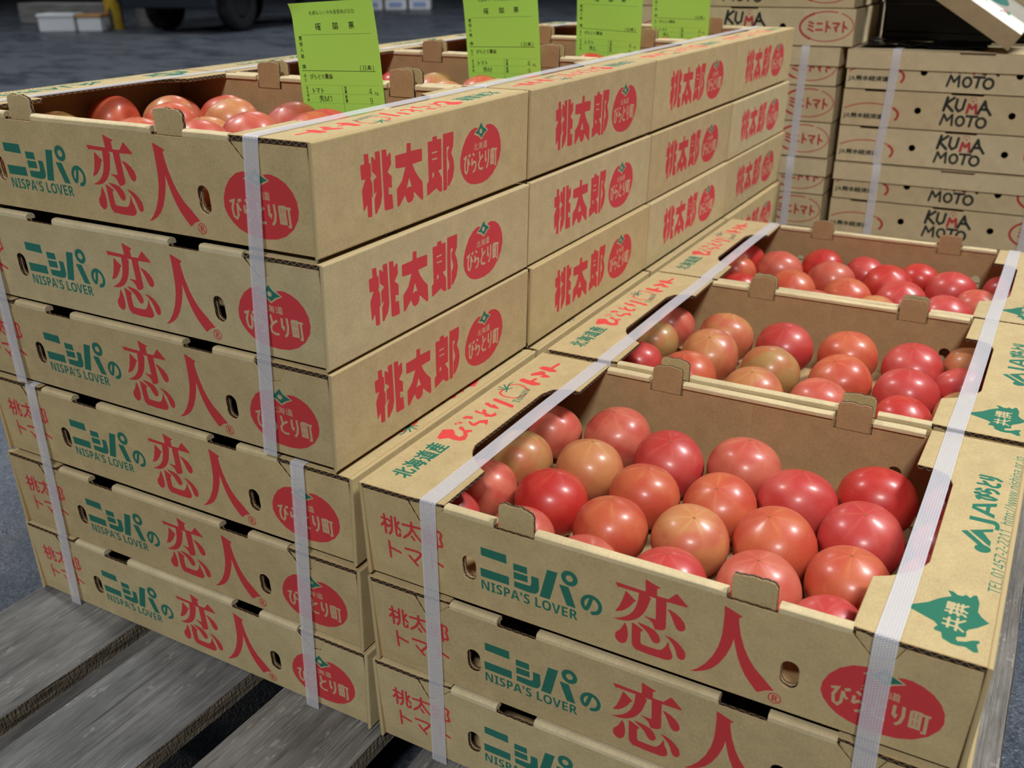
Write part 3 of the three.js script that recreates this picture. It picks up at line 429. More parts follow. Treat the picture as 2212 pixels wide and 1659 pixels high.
function strapGeometry(xt, xb, y0, y1, zf, zb, width = 0.0138) {
  const r = 0.0022, path = [];
  for (let i = 0; i <= 10; i++) path.push([y0 + (y1 - r - y0) * i / 10, zf]);
  for (let i = 1; i <= 4; i++) { const a = i / 4 * Math.PI / 2; path.push([y1 - r + r * Math.sin(a), zf - r + r * Math.cos(a)]); }
  for (let i = 1; i < 12; i++) path.push([y1, zf - r + (zb + r - zf + r) * i / 12]);
  for (let i = 0; i <= 4; i++) { const a = i / 4 * Math.PI / 2; path.push([y1 - r + r * Math.cos(a), zb + r - r * Math.sin(a)]); }
  for (let i = 1; i <= 4; i++) path.push([y1 - r + (y0 - y1 + r) * i / 4, zb]);
  const pos = [], uv = [], idx = [], t = 0.0005; let len = 0;
  path.forEach(([y, z], i) => {
    if (i) len += Math.hypot(y - path[i - 1][0], z - path[i - 1][1]);
    const a = path[Math.max(0, i - 1)], b = path[Math.min(path.length - 1, i + 1)], dy = b[0] - a[0], dz = b[1] - a[1], l = Math.hypot(dy, dz), ny = -dz / l, nz = dy / l;
    const x = xb + (xt - xb) * Math.min(1, (y - y0) / (y1 - y0)) + (vnoise(len * 9 + xt * 50, 7) - 0.5) * 0.0015;
    for (const [s, k] of [[-1, 1], [1, 1], [1, 0], [-1, 0]]) { pos.push(x + s * width / 2, y + ny * t * k, z + nz * t * k); uv.push((s + 1) / 2, len / 0.0138); }
    if (i) { const o = (i - 1) * 4, n = i * 4; for (let q = 0; q < 4; q++) { const w = (q + 1) % 4; idx.push(o + q, o + w, n + w, o + q, n + w, n + q); } }
  });
  const g = new THREE.BufferGeometry(); g.setAttribute('position', new THREE.Float32BufferAttribute(pos, 3)); g.setAttribute('uv', new THREE.Float32BufferAttribute(uv, 2)); g.setIndex(idx);
  const h = g.toNonIndexed(); h.computeVertexNormals(); return toCreasedNormals(h, 0.7);
}
function strap(label, group, ...a) { const m = part(numbered('packing_strap'), strapGeometry(...a), matStrap); tag(m, label, 'strap', group); }
P_RIGHT.forEach((d, c) => {
  strap(`white strap across the red-lettered flap of the low stack ${ORD[c]} from the bare boards`, 'straps on the low stacks', 0.0645, 0.063, 0.0008, 0.2497, 0.0006 - d, -0.2998 - d);
  strap(`white strap across the flap with the green emblem, low stack ${ORD[c]} from the bare boards`, 'straps on the low stacks', 0.3835, 0.383, 0.0008, 0.2497, 0.0006 - d, -0.2998 - d);
});
strap('white strap round the lower half of the first tall stack, beside the low stack', 'straps on the tall stacks', -0.059, -0.072, 0.0008, 0.2497, 0.0012, -0.3005);
strap('white strap round the lower half of the first tall stack, beside the open floor', 'straps on the tall stacks', -0.382, -0.387, 0.0008, 0.2497, 0.0012, -0.3005);
P_UP.forEach((d, c) => {
  strap(`white strap across the red-lettered flap of the tall stack ${ORD[c]} from the bare boards`, 'straps on the tall stacks', -0.066, -0.083, 0.2526, 0.5018, 0.0034 - d, -0.2976 - d);
  strap(`white strap across the flap with the green emblem, tall stack ${ORD[c]} from the bare boards`, 'straps on the tall stacks', -0.394, -0.388, 0.2526, 0.5018, 0.0034 - d, -0.2976 - d);
});

// ---------------------------------------------------------------- tomatoes, packed blossom end up
const KINDS = [
  ['pinkish red', [200, 104, 82], [192, 82, 66]], ['deep red', [192, 58, 46], [184, 44, 38]], ['orange red', [198, 98, 64], [192, 78, 54]],
  ['orange-blushed', [196, 128, 80], [192, 102, 72]], ['half-ripe ochre', [174, 136, 82], [186, 112, 70]], ['rose red', [194, 76, 68], [188, 60, 56]],
];
function tomatoSkin(n, a, b) {
  return texture(paint(512, 256, (x, y, o) => {
    const u = x / 512 * Math.PI * 2, v = y / 255, cu = Math.cos(u), su = Math.sin(u), px = cu * Math.sin(v * Math.PI) * 3 + 20 + n * 7, py = su * Math.sin(v * Math.PI) * 3 + 20, pz = Math.cos(v * Math.PI) * 3 + 20;
    const blotch = vnoise(px * 0.7 + pz * 0.5, py * 0.7 - pz * 0.5) * 0.8 + vnoise(px * 2.3 + 9, py * 2.3 + pz) * 0.2;
    let k = THREE.MathUtils.smoothstep(blotch, 0.25, 0.75);
    const ray = Math.pow(Math.abs(Math.cos(u * 3 + n + vnoise(v * 4, n) * 0.8)), 14) * Math.max(0, 1 - v / 0.36) * (0.55 + 0.45 * vnoise(cu * 3 + 9, su * 3 + n));   // pale lines running out from the blossom scar
    const speck = vnoise(x * 0.9 + n * 30, y * 0.9) > 0.93 ? 7 : 0, grain = (vnoise(x * 0.5, y * 0.5 + n * 11) - 0.5) * 9;
    for (let c = 0; c < 3; c++) o[c] = a[c] + (b[c] - a[c]) * k + [8, 26, 14][c] * ray + speck + grain;
  })[0]);
}
const matTomato = KINDS.map(([, a, b], n) => new THREE.MeshPhysicalMaterial({ map: tomatoSkin(n, a, b), roughness: 0.46, clearcoat: 0.4, clearcoatRoughness: 0.24, specularIntensity: 0.8 }));
matTomato.forEach((m) => { m.map.wrapS = THREE.RepeatWrapping; });
function tomatoGeometry(k) {
  const nu = 44, nv = 30, pos = [], uv = [], idx = [], ph = [R(0, 6), R(0, 6), R(0, 6)], am = [R(0.005, 0.014), R(0.003, 0.008), R(0.006, 0.018)], peak = R(0.01, 0.06);
  for (let j = 0; j <= nv; j++) for (let i = 0; i <= nu; i++) {
    const u = i / nu * Math.PI * 2, v = j / nv * Math.PI, s = Math.sin(v), c = Math.cos(v);
    let r = 1 + s * s * (am[0] * Math.cos(5 * u + ph[0]) + am[1] * Math.cos(3 * u + ph[1]) + am[2] * Math.cos(2 * u + ph[2]));
    let y = 0.94 * c * (1 - 0.07 * c * c);
    y += peak * Math.exp(-(v * v) / 0.05) - 0.012 * Math.exp(-(v * v) / 0.002);              // blossom end rises to a small dimpled tip
    y += 0.16 * Math.exp(-((Math.PI - v) ** 2) / 0.12);                                      // hollow at the stem end
    const rad = Math.pow(s, 0.92) * r;
    pos.push(Math.cos(u) * rad, y, -Math.sin(u) * rad); uv.push(i / nu, 1 - j / nv);
    if (i < nu && j < nv) { const a = j * (nu + 1) + i, b = a + nu + 1; idx.push(a, b, a + 1, a + 1, b, b + 1); }
  }
  const g = new THREE.BufferGeometry(); g.setAttribute('position', new THREE.Float32BufferAttribute(pos, 3)); g.setAttribute('uv', new THREE.Float32BufferAttribute(uv, 2)); g.setIndex(idx); g.computeVertexNormals();
  const N = g.attributes.normal; for (let j = 0; j <= nv; j++) { const a = j * (nu + 1), b = a + nu; const x = N.getX(a) + N.getX(b), y = N.getY(a) + N.getY(b), z = N.getZ(a) + N.getZ(b), l = Math.hypot(x, y, z) || 1; N.setXYZ(a, x / l, y / l, z / l); N.setXYZ(b, x / l, y / l, z / l); }
  for (let i = 0; i <= nu; i++) { N.setXYZ(i, 0, 1, 0); N.setXYZ(nv * (nu + 1) + i, 0, -1, 0); }
  g.userData.tip = 0.94 * 0.93 + peak - 0.012;
  return g;
}
const gTomato = [0, 1, 2, 3, 4].map(tomatoGeometry);
const gScar = (() => { const list = [];   // a dry blossom scar: a dot with five short points
  const s = new THREE.Shape(); for (let i = 0; i < 10; i++) { const a = i / 10 * Math.PI * 2, r = i % 2 ? 0.016 : 0.05; s[i ? 'lineTo' : 'moveTo'](Math.cos(a) * r, Math.sin(a) * r); } s.closePath();
  const g = new THREE.ExtrudeGeometry(s, { depth: 0.012, bevelEnabled: false }); g.rotateX(-Math.PI / 2); return g; })();
const matScar = new THREE.MeshStandardMaterial({ color: 0x8a6a34, roughness: 0.9 }), matStem = new THREE.MeshStandardMaterial({ color: 0x4a6a2c, roughness: 0.8 });
// which skin each seen tomato shows; the others are drawn at random
const SKIN = {
  right1: [0, 0, 5, 0, 4, 3, 0, 1, 2, 2, 5, 1, 0, 2, 3, 2, 5, 5, 0, 2, 5, 0, 5, 5, 5],
  right2: [0, 3, 5, 2, 5, 4, 3, 4, 2, 5, 5, 2, 3, 0, 1, 3, 5], right3: [2, 0, 0, 1, 5, 2, 2, 5, 5, 0, 5, 1, 0, 3], up1: [2, 3, 2, 3, 0, 2, 0], up2: [], up3: [], up4: [],
};
function fill(key, x0, z0, base, centre, where) {
  CROP[key].forEach(([x, s, r], i) => {
    const k = SKIN[key][i] ?? Math.floor(rnd() * 5.99), shape = Math.floor(rnd() * 5), rr = r / 1000 * 0.95, X = THREE.MathUtils.clamp(x / 1000, rr * 1.02 + 0.0085, 0.4315 - rr * 1.02), Z = THREE.MathUtils.clamp(s / 1000, rr * 1.02 + 0.0105, 0.2875 - rr * 1.02);
    const o = thing('tomato', `${KINDS[k][0]} tomato in the open carton ${where}`, 'tomato', `tomatoes in the carton ${where}`, [x0 + X, base + (key === 'up1' && i > 6 ? 0.0365 : centre) + R(-0.0015, 0.0015), z0 - Z]);
    o.scale.setScalar(rr); o.rotation.set(R(-0.33, 0.33), R(0, 6.28), R(-0.33, 0.33));
    part('flesh', gTomato[shape], matTomato[k], o);
    const scar = part('blossom_scar', gScar, matScar, o); scar.position.y = gTomato[shape].userData.tip - 0.004;
    if (key === 'up1' && i === 0) {   // this one lies on its side and shows a stub of green stem
      o.rotation.set(0, 0.25, 1.75); const st = part('stem', new THREE.CylinderGeometry(0.06, 0.09, 0.3, 8), matStem, o); st.position.y = -0.66;
    }
  });
}
P_RIGHT.forEach((d, c) => fill('right' + (c + 1), 0, -d, LEVEL[2], 0.036, `topping the low stack ${ORD[c]} from the bare boards`));
P_UP.forEach((d, c) => fill('up' + (c + 1), -0.0127 + 0.0054 * d - 0.44, 0.0018 - d, UPPER[2], c ? 0.0365 : 0.045, `topping the tall stack ${ORD[c]} from the bare boards`));
// ---------------------------------------------------------------- green price slips stuck upright in the tall stacks' cartons
function slipTexture(grade) {
  const [c, g] = paint(618, 900, (x, y, o) => { const n = (vnoise(x * 0.5, y * 0.5) - 0.5) * 6; o[0] = 178 + n; o[1] = 242 + n; o[2] = 98 + n; });
  g.scale(6, 6); const ink = '#1c2413'; g.strokeStyle = g.fillStyle = ink;
  row(g, '札幌みらい中央青果株式会社', 22, 9.6, 58, 5.6, 0.32, 0.04);
  [['確', 28], ['認', 50], ['票', 70]].forEach(([ch, x]) => stroke(g, ch, x, 24, 7.2, 8.8, 0.75));
  const line = (x0, y0, x1, y1, w, a = 1) => { g.globalAlpha = a; g.lineWidth = w; g.beginPath(); g.moveTo(x0, y0); g.lineTo(x1, y1); g.stroke(); g.globalAlpha = 1; };
  line(9, 37.4, 96, 38.6, 0.35, 0.6);
  [['買', 38.6], ['受', 45.4], ['人', 52], ['単', 60], ['価', 72.2]].forEach(([ch, y]) => stroke(g, ch, 4.6, y, 4.6, 5.4, 0.55));
  line(4, 79.6, 96, 82.6, 0.6);
  row(g, '日高', 80, 75.2, 11.6, 6, 0.55); fitted(g, '(', 77.2, 80.6, 2, 8, 'SIZE sans-serif'); fitted(g, ')', 92.4, 81, 2, 8, 'SIZE sans-serif');
  stroke(g, '荷', 5.2, 84, 3.2, 4.4, 0.35); stroke(g, '主', 5.2, 89, 3.2, 4.4, 0.35);
  row(g, 'びらとり農協', 13, 84.2, 29, 6.4, 0.6, 0.04);
  line(4, 97.4, 98, 99.4, 0.22, 0.5); line(5, 108, 98, 110, 0.22, 0.5); line(5, 119, 98, 121, 0.22, 0.4); line(52.6, 98.4, 52.8, 132, 0.3, 0.7);
  stroke(g, '品', 6, 98.4, 2.8, 4, 0.32); stroke(g, '名', 6, 103, 2.8, 4, 0.32); stroke(g, '等', 6, 108.4, 2.8, 4, 0.32); stroke(g, '級', 6, 113.4, 2.8, 4, 0.32);
  row(g, 'トマト', 13, 100.4, 16.6, 7.2, 0.75); stroke(g, '秀', 21.4, 110, 6.4, 8.4, 0.65); fitted(g, grade, 28, 117.8, grade.length * 4.6 + 2, 9.6, 'SIZE sans-serif');
  stroke(g, '容', 55, 99.4, 3, 4.2, 0.4); stroke(g, '量', 55, 103.8, 3, 4.2, 0.4); stroke(g, '数', 55, 110, 3, 4.2, 0.4); stroke(g, '量', 55, 114.6, 3, 4.2, 0.4);
  fitted(g, '4', 85, 109.4, 4, 10, 'SIZE sans-serif'); fitted(g, 'kg', 92, 109.4, 4.4, 4.6, 'SIZE sans-serif'); fitted(g, '9', 85, 120.6, 4, 10, 'SIZE sans-serif');
  return texture(c);
}
function slipGeometry(curl, k) {
  const w = 0.103, h = 0.119, g = new THREE.BoxGeometry(w, h, 0.00022, 24, 32, 1); g.translate(0, h / 2, 0);
  const P = g.attributes.position;
  for (let i = 0; i < P.count; i++) {
    const x = P.getX(i), y = P.getY(i), up = Math.max(0, y - 0.055);
    let z = up * up * 0.5 * Math.sin(x * 30 + k) + up * up * 0.5;
    const c = Math.max(0, (-x / 0.0515 + (y - 0.119) / 0.025 - 0.42)); z += curl * c * c * 0.012;
    P.setZ(i, P.getZ(i) + z);
  }
  g.computeVertexNormals(); return g;
}
[['M1', -0.2165, -0.2860, 0.4555, 0.056, 1], ['M', -0.2035, -0.5845, 0.456, 0.05, 0.9], ['L', -0.201, -0.8828, 0.457, -0.02, 0.5], ['L', -0.2005, -1.181, 0.457, 0.003, 0.3]].forEach(([grade, x, z, y, lean, curl], i) => {
  const m = part(numbered('price_slip'), slipGeometry(curl, i * 1.7), new THREE.MeshStandardMaterial({ map: slipTexture(grade), roughness: 0.75, side: THREE.DoubleSide }));
  m.position.set(x, y, z); m.rotation.z = lean;
  tag(m, `bright green slip standing in the carton topping the tall stack ${ORD[i]} from the bare boards`, 'price slip', 'green price slips');
});

// ---------------------------------------------------------------- second crop: shallow cartons with round vents, stacked behind
const KW = 390, KH = 61.5, KD = 270;
const texKuma = (() => {
  const P = 4, [c, g] = kraft(KW * P, Math.round(KH * P), P, [208, 190, 152]); g.scale(P, P); g.globalAlpha = 0.93;
  const red = '#b53438', black = '#1d221f';
  g.strokeStyle = red; g.lineWidth = 1.8; g.beginPath(); g.moveTo(4, 33); g.bezierCurveTo(30, 20, 60, 21, 84, 28); g.stroke();
  g.lineWidth = 4.2; g.lineCap = 'butt'; g.beginPath(); g.moveTo(84, 29); g.bezierCurveTo(95, 34, 96, 42, 89, 49); g.stroke();
  g.fillStyle = g.strokeStyle = black; fitted(g, 'JA', 4, 48, 11, 10, 'bold SIZE sans-serif'); row(g, '熊本経済連', 15.5, 40, 54, 8.4, 1.35, 0.04);
  const brush = (t, lw) => { g.lineWidth = lw; g.lineCap = g.lineJoin = 'round'; for (const s of t.split(';')) { g.beginPath(); s.split(' ').forEach((q, i) => { const [a, b] = q.split(',').map(Number); g[i ? 'lineTo' : 'moveTo'](a, b); }); g.stroke(); } };
  brush('168,7 164,28;178,7 166,17 178,28', 4.6); brush('183,9 182,22 187,28 193,24 195,9', 4.2);
  g.strokeStyle = red; brush('200,30 202,16 207,23 212,16 214,30', 4.2); g.lineWidth = 0.9; g.beginPath(); g.arc(207, 10, 5, 3.3, 6.1); g.stroke(); g.fillStyle = red; g.beginPath(); g.arc(207, 11, 1.5, 0, 7); g.fill();
  g.strokeStyle = black; brush('217,30 225,10 228,20 236,31;221,23 230,23', 4.4);
  brush('162,51 166,34 172,44 179,34 180,51', 3.6); g.lineWidth = 3.8; g.beginPath(); g.ellipse(192, 43.5, 6, 7.4, 0, 0, 7); g.stroke(); brush('201,35 217,35;209,36 207,51', 4); g.lineWidth = 4; g.beginPath(); g.ellipse(224, 44.5, 7, 7.6, 0, 0, 7); g.stroke();
  g.strokeStyle = red; g.lineWidth = 1.6; g.beginPath(); g.ellipse(343, 29.5, 45, 24, -0.03, -1.0, 2.2); g.stroke(); g.lineWidth = 3.8; g.beginPath(); g.ellipse(343, 29.5, 45, 24, -0.03, 2.2, 4.2); g.stroke(); g.lineWidth = 2; g.beginPath(); g.ellipse(343, 29.5, 45, 24, -0.03, 4.2, 5.1); g.stroke();
  row(g, 'ミニトマト', 310, 20, 70, 19, 3.3, 0.1);
  return texture(c);
})();
const matKuma = [0xffffff, 0xf6f3ee].map((tint) => board(texKuma, tint)), matKumaPlain = board(texture(kraft(512, 512, 2.048, [208, 190, 152])[0], true, true));
const disc = (cx, cy, r) => Array.from({ length: 16 }, (_, i) => [cx + r * Math.cos(i / 8 * Math.PI), cy + r * Math.sin(i / 8 * Math.PI)]);
const kOutline = [[0, 0.4], [390, 0.4], [390, 60.8], [222, 60.8], [221, 58.6], [173, 58.6], [172, 60.8], [72, 60.8], [70, 58], [36, 58], [34, 60.8], [0, 60.8]];
const gkFront = plate(kOutline, 3, { holes: [disc(124, 30.5, 5.4), disc(268, 30.5, 5.4)], uv: [0, 390, 0, KH], frame: FRONTAL(-195, 0, 132) });
const gkEnd = plate([[0, 0.4], [264, 0.4], [264, 60.8], [0, 60.8]], 3, { bevel: 0.8, frame: frameOf([192, 0, 132], [0, 0, -1], [0, 1, 0], [1, 0, 0]) });
const gkBase = plate([[0, 0], [384, 0], [384, 264], [0, 264]], 3, { frame: frameOf([-192, 0.5, 132], [1, 0, 0], [0, 0, -1], [0, 1, 0]) });
const gkTop = plate([[0, 0], [384, 0], [384, 264], [0, 264]], 3, { frame: frameOf([-192, 55, 132], [1, 0, 0], [0, 0, -1], [0, 1, 0]) });
const gLidTop = plate([[0, 0], [395, 0], [395, 275], [0, 275]], 3, { bevel: 0.8, frame: frameOf([-197.5, 61, 137.5], [1, 0, 0], [0, 0, -1], [0, 1, 0]) });
const lidSkirt = [[0, 33], [395, 33], [395, 64], [230, 64], [229, 61], [178, 61], [177, 64], [0, 64]];
const gLidFront = plate(lidSkirt, 2.6, { bevel: 0.8, frame: FRONTAL(-197.5, 0, 135.2) });
const gLidEnd = plate([[0, 33], [270, 33], [270, 64], [0, 64]], 2.6, { bevel: 0.8, frame: frameOf([195.2, 0, 135], [0, 0, -1], [0, 1, 0], [1, 0, 0]) });
function shallow(x, y, z, lid, turn, label) {
  const o = thing('shallow_carton', label, 'carton', 'shallow cartons stacked behind the pallet', [x, y, z], turn), m = matKuma[Math.floor(rnd() * 2)], p = [matKumaPlain, BATCH[0].inner, BATCH[0].flute];
  const both = (n, g, mat, parent = o) => { part(n, g, mat, parent); part(n, g, mat, parent).rotation.y = Math.PI; };
  both('long_panel', gkFront, [m, BATCH[0].inner, BATCH[0].flute]); both('end_panel', gkEnd, p); part('base_panel', gkBase, p, o); if (!lid) part('top_panel', gkTop, p, o);
  if (lid) { const l = part('lid', gLidTop, p, o); both('lid_skirt', gLidFront, p, l); both('lid_end', gLidEnd, p, l); }
}
const KZ = -1.3 - 0.135;
const kLevels = [[0.3985, true], [0.3365, false], [0.2745, false], [0.2085, true], [0.1465, false], [0.0845, false], [0.0225, false]];
kLevels.forEach(([y, lid], i) => {
  const w = ['top', 'second', 'third', 'fourth', 'fifth', 'sixth', 'bottom'][i];
  shallow(0.062 + 0.195 + R(-0.001, 0.001), y, KZ, lid, R(-0.002, 0.002), `${w} shallow kraft carton of the stack under the leaning trays${lid ? ', with lid' : ''}`);
  shallow(0.046 - 0.195 + R(-0.001, 0.001), y + 0.0005, KZ - 0.004, lid, R(-0.002, 0.002), `${w === 'top' ? 'third' : w === 'second' ? 'fourth' : w === 'third' ? 'fifth' : w === 'fourth' ? 'sixth' : w === 'fifth' ? 'seventh' : w === 'sixth' ? 'eighth' : 'lowest'} carton down of the taller shallow-carton stack${lid ? ', with lid' : ''}`);
});
shallow(0.064 - 0.195, 0.4645, KZ - 0.006, false, 0.004, 'second carton from the top of the taller shallow-carton stack');
shallow(0.060 - 0.195, 0.5262, KZ - 0.008, false, -0.003, 'topmost carton of the taller shallow-carton stack');
pallet('dark wooden pallet under the stacks of shallow cartons', 0, 0, [[-0.37, -0.26], [-0.22, -0.1], [-0.06, 0.06], [0.1, 0.22], [0.26, 0.38], [0.42, 0.52]], -1.62, -1.285, 0.0222, 0.02);
function kStrap(label, x, y0, y1, xb) { const z = x < 0.05 ? KZ - 0.004 : KZ; strap(label, 'straps on the shallow cartons', x, xb, y0, y1, z + 0.1398, z - 0.1398); }
kStrap('white strap round the upper bundle under the leaning trays', 0.141, 0.275, 0.4638, 0.131);
kStrap('white strap round the middle bundle under the leaning trays', 0.134, 0.0232, 0.2737, 0.128);
kStrap('white strap on the upper bundle of the taller shallow-carton stack', -0.012, 0.2755, 0.4642, -0.016);
kStrap('white strap on the lower bundle of the taller shallow-carton stack', -0.018, 0.0237, 0.2742, -0.02);
kStrap('white strap round the middle bundle, by the free end under the trays', 0.385, 0.0232, 0.2737, 0.378);

// ---------------------------------------------------------------- leaning trays with a printed white top, black crates behind them
const texTray = (() => {
  const [c, g] = paint(800, 560, (x, y, o) => { const n = (vnoise(x * 0.2, y * 0.2) - 0.5) * 8; o[0] = 232 + n; o[1] = 228 + n; o[2] = 216 + n; });
  const r = (a, b) => a + (b - a) * rnd();
  for (const [x, y, s] of [[560, 360, 1], [200, 160, 0.8], [620, 60, 0.7], [90, 430, 0.8]]) {
    g.fillStyle = '#5fa79c'; g.beginPath(); g.ellipse(x, y, 150 * s, 90 * s, 0.1, 0, 7); g.fill();
    g.fillStyle = '#e9a9ac'; g.beginPath(); g.ellipse(x - 10, y - 6, 90 * s, 16 * s, 0.06, 0, 7); g.fill();
    for (let i = 0; i < 26; i++) { g.fillStyle = i % 3 ? '#2f7f58' : '#d77f92'; g.beginPath(); g.ellipse(x + r(-170, 170) * s, y + r(60, 110) * s, r(5, 16), r(3, 8), r(0, 3), 0, 7); g.fill(); }
  }
  return texture(c);
})();
const matTrayTop = new THREE.MeshStandardMaterial({ map: texTray, roughness: 0.6 });
const trayShape = [[0, 0], [400, 0], [400, 120], [0, 120]];
const gTrayLid = plate(trayShape, 2.5, { bevel: 0.6, uv: [0, 400, 0, 120], frame: frameOf([-400, 32, 0], [1, 0, 0], [0, 0, -1], [0, 1, 0]) });
const gTrayBase = plate(trayShape, 2.5, { bevel: 0.6, frame: frameOf([-400, 0, 0], [1, 0, 0], [0, 0, -1], [0, 1, 0]) });
const gTrayLong = plate([[0, 2.5], [400, 2.5], [400, 32], [0, 32]], 2.5, { bevel: 0.6, frame: FRONTAL(-400, 0, -2.5) });
const gTrayEnd = plate([[2.5, 2.5], [117.5, 2.5], [117.5, 32], [2.5, 32]], 2.5, { bevel: 0.6, frame: frameOf([-2.5, 0, 0], [0, 0, -1], [0, 1, 0], [1, 0, 0]) });
[0, 1, 2].forEach((i) => {
  const o = thing('printed_tray', `flat kraft tray with white and teal printed top, ${['underneath', 'in the middle', 'uppermost'][i]} of the leaning three`, 'tray', 'leaning printed trays'), a = -0.56;
  o.rotation.order = 'ZXY'; o.rotation.z = a; o.rotation.x = 0.52; o.position.set(0.306, 0.467, -1.292).add(new THREE.Vector3(0, 0.0352 * i, -0.058 * i).applyEuler(o.rotation));
  const p = [matKumaPlain, BATCH[0].inner, matKumaPlain];
  tag(part('printed_top', gTrayLid, [matTrayTop, BATCH[0].inner, matKumaPlain], o), 'white top printed in teal and pink');
  part('base_panel', gTrayBase, p, o); part('long_panel', gTrayLong, p, o); part('end_panel', gTrayEnd, p, o);
  const bk = part('long_panel', gTrayLong, p, o); bk.position.z = -0.1175; const en = part('end_panel', gTrayEnd, p, o); en.position.x = -0.3975;
});
const matBlack = new THREE.MeshStandardMaterial({ color: 0x0b0c0e, roughness: 0.42 }), matBlackRib = new THREE.MeshStandardMaterial({ color: 0x101215, roughness: 0.35 });
function crate(x, y, z, w, h, d, label) {
  const o = thing('plastic_crate', label, 'crate', 'black plastic crates', [x, y, z]);
  const wall = (sx, sy, sz, px, py, pz, n) => { const g = new RoundedBoxGeometry(sx, sy, sz, 2, 0.003); g.translate(px, py, pz); part(n, g, matBlack, o); };
  wall(w, 0.012, d, 0, 0.006, 0, 'base'); wall(w, h - 0.012, 0.008, 0, h / 2 + 0.006, d / 2 - 0.004, 'side_wall'); wall(w, h - 0.012, 0.008, 0, h / 2 + 0.006, -d / 2 + 0.004, 'side_wall');
  wall(0.008, h - 0.012, d - 0.016, w / 2 - 0.004, h / 2 + 0.006, 0, 'end_wall'); wall(0.008, h - 0.012, d - 0.016, -w / 2 + 0.004, h / 2 + 0.006, 0, 'end_wall');
  const rim = new RoundedBoxGeometry(w + 0.014, 0.016, 0.01, 2, 0.003); rim.translate(0, h - 0.02, d / 2 + 0.004); part('rim', rim, matBlackRib, o);
  const rib = new RoundedBoxGeometry(w, 0.008, 0.006, 2, 0.002); rib.translate(0, h * 0.4, d / 2 + 0.002); part('rib', rib, matBlackRib, o);
}
crate(0.255, 0.4652, -1.535, 0.36, 0.15, 0.06, 'black plastic crate on the shallow cartons, under another crate');
crate(0.255, 0.6155, -1.535, 0.36, 0.15, 0.06, 'black plastic crate stacked on another one behind the leaning trays');

{
  const g = new THREE.BoxGeometry(0.2, 0.0012, 0.1, 40, 1, 20), P = g.attributes.position;
  for (let i = 0; i < P.count; i++) P.setY(i, P.getY(i) + 0.0025 + 0.007 * vnoise(P.getX(i) * 60 + 4, P.getZ(i) * 45 + 2));
  g.computeVertexNormals(); const m = part('plastic_sheet', g, new THREE.MeshStandardMaterial({ color: 0x0a0b0d, roughness: 0.16 })); m.position.set(0.262 - 0.09, 0.4632, -1.375);
  tag(m, 'crumpled glossy black plastic sheet on the shallow cartons before the crates', 'plastic sheet');
}

// ---------------------------------------------------------------- far side of the hall: lorry, post, kerbs, foam boxes
const matLorry = new THREE.MeshStandardMaterial({ color: 0x2a3038, roughness: 0.5, metalness: 0.2 }), matDark = new THREE.MeshStandardMaterial({ color: 0x0c0d0f, roughness: 0.7 }), matTyre = new THREE.MeshStandardMaterial({ color: 0x1b1c1e, roughness: 0.85 }), matHub = new THREE.MeshStandardMaterial({ color: 0x3a3d40, roughness: 0.5, metalness: 0.5 });
{
  const o = thing('lorry', 'dark grey small lorry parked behind the yellow post', 'lorry', null, [-8.6, FLOOR, -7.7], 0.16);
  const bx = (w, h, d, x, y, z, n, m, r = 0.02) => { const g = new RoundedBoxGeometry(w, h, d, 2, r); g.translate(x, y, z); return part(n, g, m, o); };
  bx(1.24, 1.5, 2.6, 0, 1.18, -1.34, 'cargo_body', matLorry); bx(0.7, 0.1, 2.6, 0, 0.38, -1.34, 'chassis', matDark);
  bx(1.24, 0.12, 0.08, 0, 0.33, 0.0, 'bumper', matLorry);
  const glow = (x, col, n) => tag(bx(0.09, 0.06, 0.03, x, 0.44, -0.03, n, new THREE.MeshStandardMaterial({ color: col, roughness: 0.3 }), 0.01), n === 'tail_light' ? 'red tail light' : 'amber indicator');
  glow(-0.5, 0x8a1512, 'tail_light'); glow(-0.4, 0xb25a12, 'indicator'); glow(0.1, 0x8a1512, 'tail_light'); glow(0.2, 0xb25a12, 'indicator');
  bx(0.28, 0.13, 0.02, -0.16, 0.45, -0.03, 'number_plate', new THREE.MeshStandardMaterial({ color: 0xb9c4c9, roughness: 0.5 }), 0.006);
  for (const [x, z] of [[0.5, -0.55], [-0.5, -0.55], [0.5, -2.2], [-0.5, -2.2]]) {
    const tyre = new THREE.LatheGeometry([[0.15, -0.08], [0.24, -0.09], [0.28, -0.075], [0.29, 0], [0.28, 0.075], [0.24, 0.09], [0.15, 0.08], [0.15, -0.08]].map(([p, q]) => new THREE.Vector2(p, q)), 32); tyre.rotateZ(Math.PI / 2); tyre.translate(x, 0.292, z);
    const w = part('wheel', tyre, matTyre, o), hub = new THREE.CylinderGeometry(0.15, 0.13, 0.1, 24); hub.rotateZ(Math.PI / 2); hub.translate(x + Math.sign(x) * 0.02, 0.292, z); part('hub', hub, matHub, w);
  }
}
{
  const g = new THREE.LatheGeometry([[0, 0], [0.1, 0], [0.1, 1.1], [0.092, 1.13], [0, 1.14]].map(([a, b]) => new THREE.Vector2(a, b)), 24);
  const t = texture(paint(256, 512, (x, y, o) => { const worn = vnoise(x * 0.05, y * 0.03) > 0.63, n = (vnoise(x * 0.3, y * 0.3) - 0.5) * 30; const c = worn ? [92, 84, 66] : [196, 164, 44]; for (let i = 0; i < 3; i++) o[i] = c[i] + n; })[0]);
  const m = part('guard_post', g, new THREE.MeshStandardMaterial({ map: t, roughness: 0.7 })); m.position.set(-9.97, FLOOR, -8.07); tag(m, 'worn yellow steel guard post beside the white foam box', 'post');
}
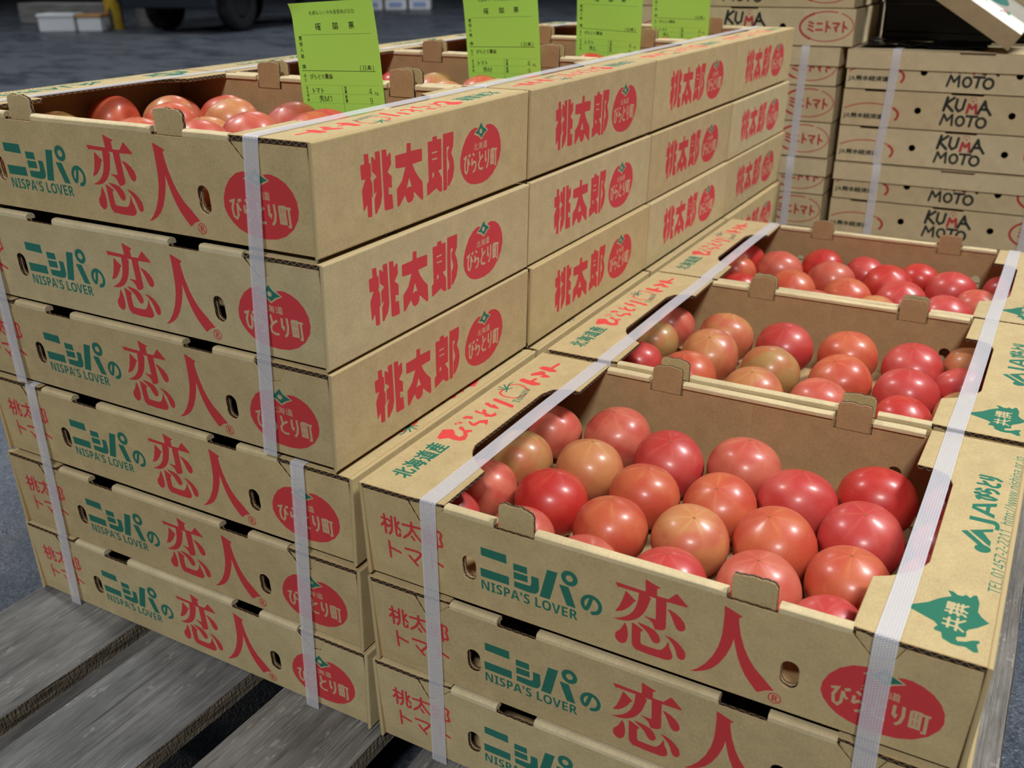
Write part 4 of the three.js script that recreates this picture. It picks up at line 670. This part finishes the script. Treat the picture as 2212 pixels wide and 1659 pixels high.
const matConcrete = new THREE.MeshStandardMaterial({ map: texture(paint(256, 256, (x, y, o) => { const n = (vnoise(x * 0.4, y * 0.4) - 0.5) * 26 + (vnoise(x * 0.04, y * 0.04) - 0.5) * 30; o[0] = 118 + n; o[1] = 118 + n; o[2] = 116 + n; })[0], true, true), roughness: 0.9 });
[[-11.45, -8.6, 1.35, 0.26, 0.4, 'long low concrete kerb block behind the white foam box'], [-9.72, -8.4, 0.26, 0.26, 0.22, 'short concrete kerb block between the yellow post and the lorry']].forEach(([x, z, w, h, d, label]) => {
  const g = new RoundedBoxGeometry(w, h, d, 2, 0.02); g.translate(0, h / 2, 0); const m = part(numbered('kerb_block'), g, matConcrete); m.position.set(x, FLOOR, z); m.rotation.y = 0.2; tag(m, label, 'kerb');
});
const matFoam = new THREE.MeshStandardMaterial({ color: 0xdfe4ea, roughness: 0.7 }), matFoamBlue = new THREE.MeshStandardMaterial({ color: 0x8fa6d6, roughness: 0.7 }), matCardLid = new THREE.MeshStandardMaterial({ color: 0xb98a5c, roughness: 0.85 });
function foamBox(x, y, z, turn, w, h, d, label, group, lidMat = matFoam, band) {
  const o = thing('foam_box', label, 'foam box', group, [x, y, z], turn);
  const body = new RoundedBoxGeometry(w, h * 0.8, d, 2, 0.015); body.translate(0, h * 0.4, 0); part('body', body, matFoam, o);
  const lid = new RoundedBoxGeometry(w + 0.02, h * 0.2, d + 0.02, 2, 0.012); lid.translate(0, h * 0.9, 0); part('lid', lid, lidMat, o);
  if (band) { const b = new RoundedBoxGeometry(w * 0.6, h * 0.35, 0.01, 1, 0.003); b.translate(0, h * 0.42, d / 2 + 0.003); tag(part('printed_panel', b, matFoamBlue, o), 'pale blue printed panel'); }
}
foamBox(-10.28, FLOOR, -7.55, 0.52, 0.42, 0.2, 0.3, 'white foam fish box lying on the wet floor by the yellow post', 'foam boxes by the post');
foamBox(-9.945, FLOOR, -7.742, 0.52, 0.28, 0.19, 0.3, 'white foam box with brown cardboard top beside the yellow post', 'foam boxes by the post', matCardLid);
[0, 1, 2].forEach((i) => { for (let k = 0; k < 2; k++) foamBox(-9.72 + i * 0.33, FLOOR + k * 0.205, -12.9 - i * 0.19, 0.5, 0.34, 0.2, 0.3, `white foam box with pale blue print, ${['lower', 'upper'][k]} row of the far pile`, 'foam boxes in the far pile', matFoam, true); });

renderer.render(scene, camera);
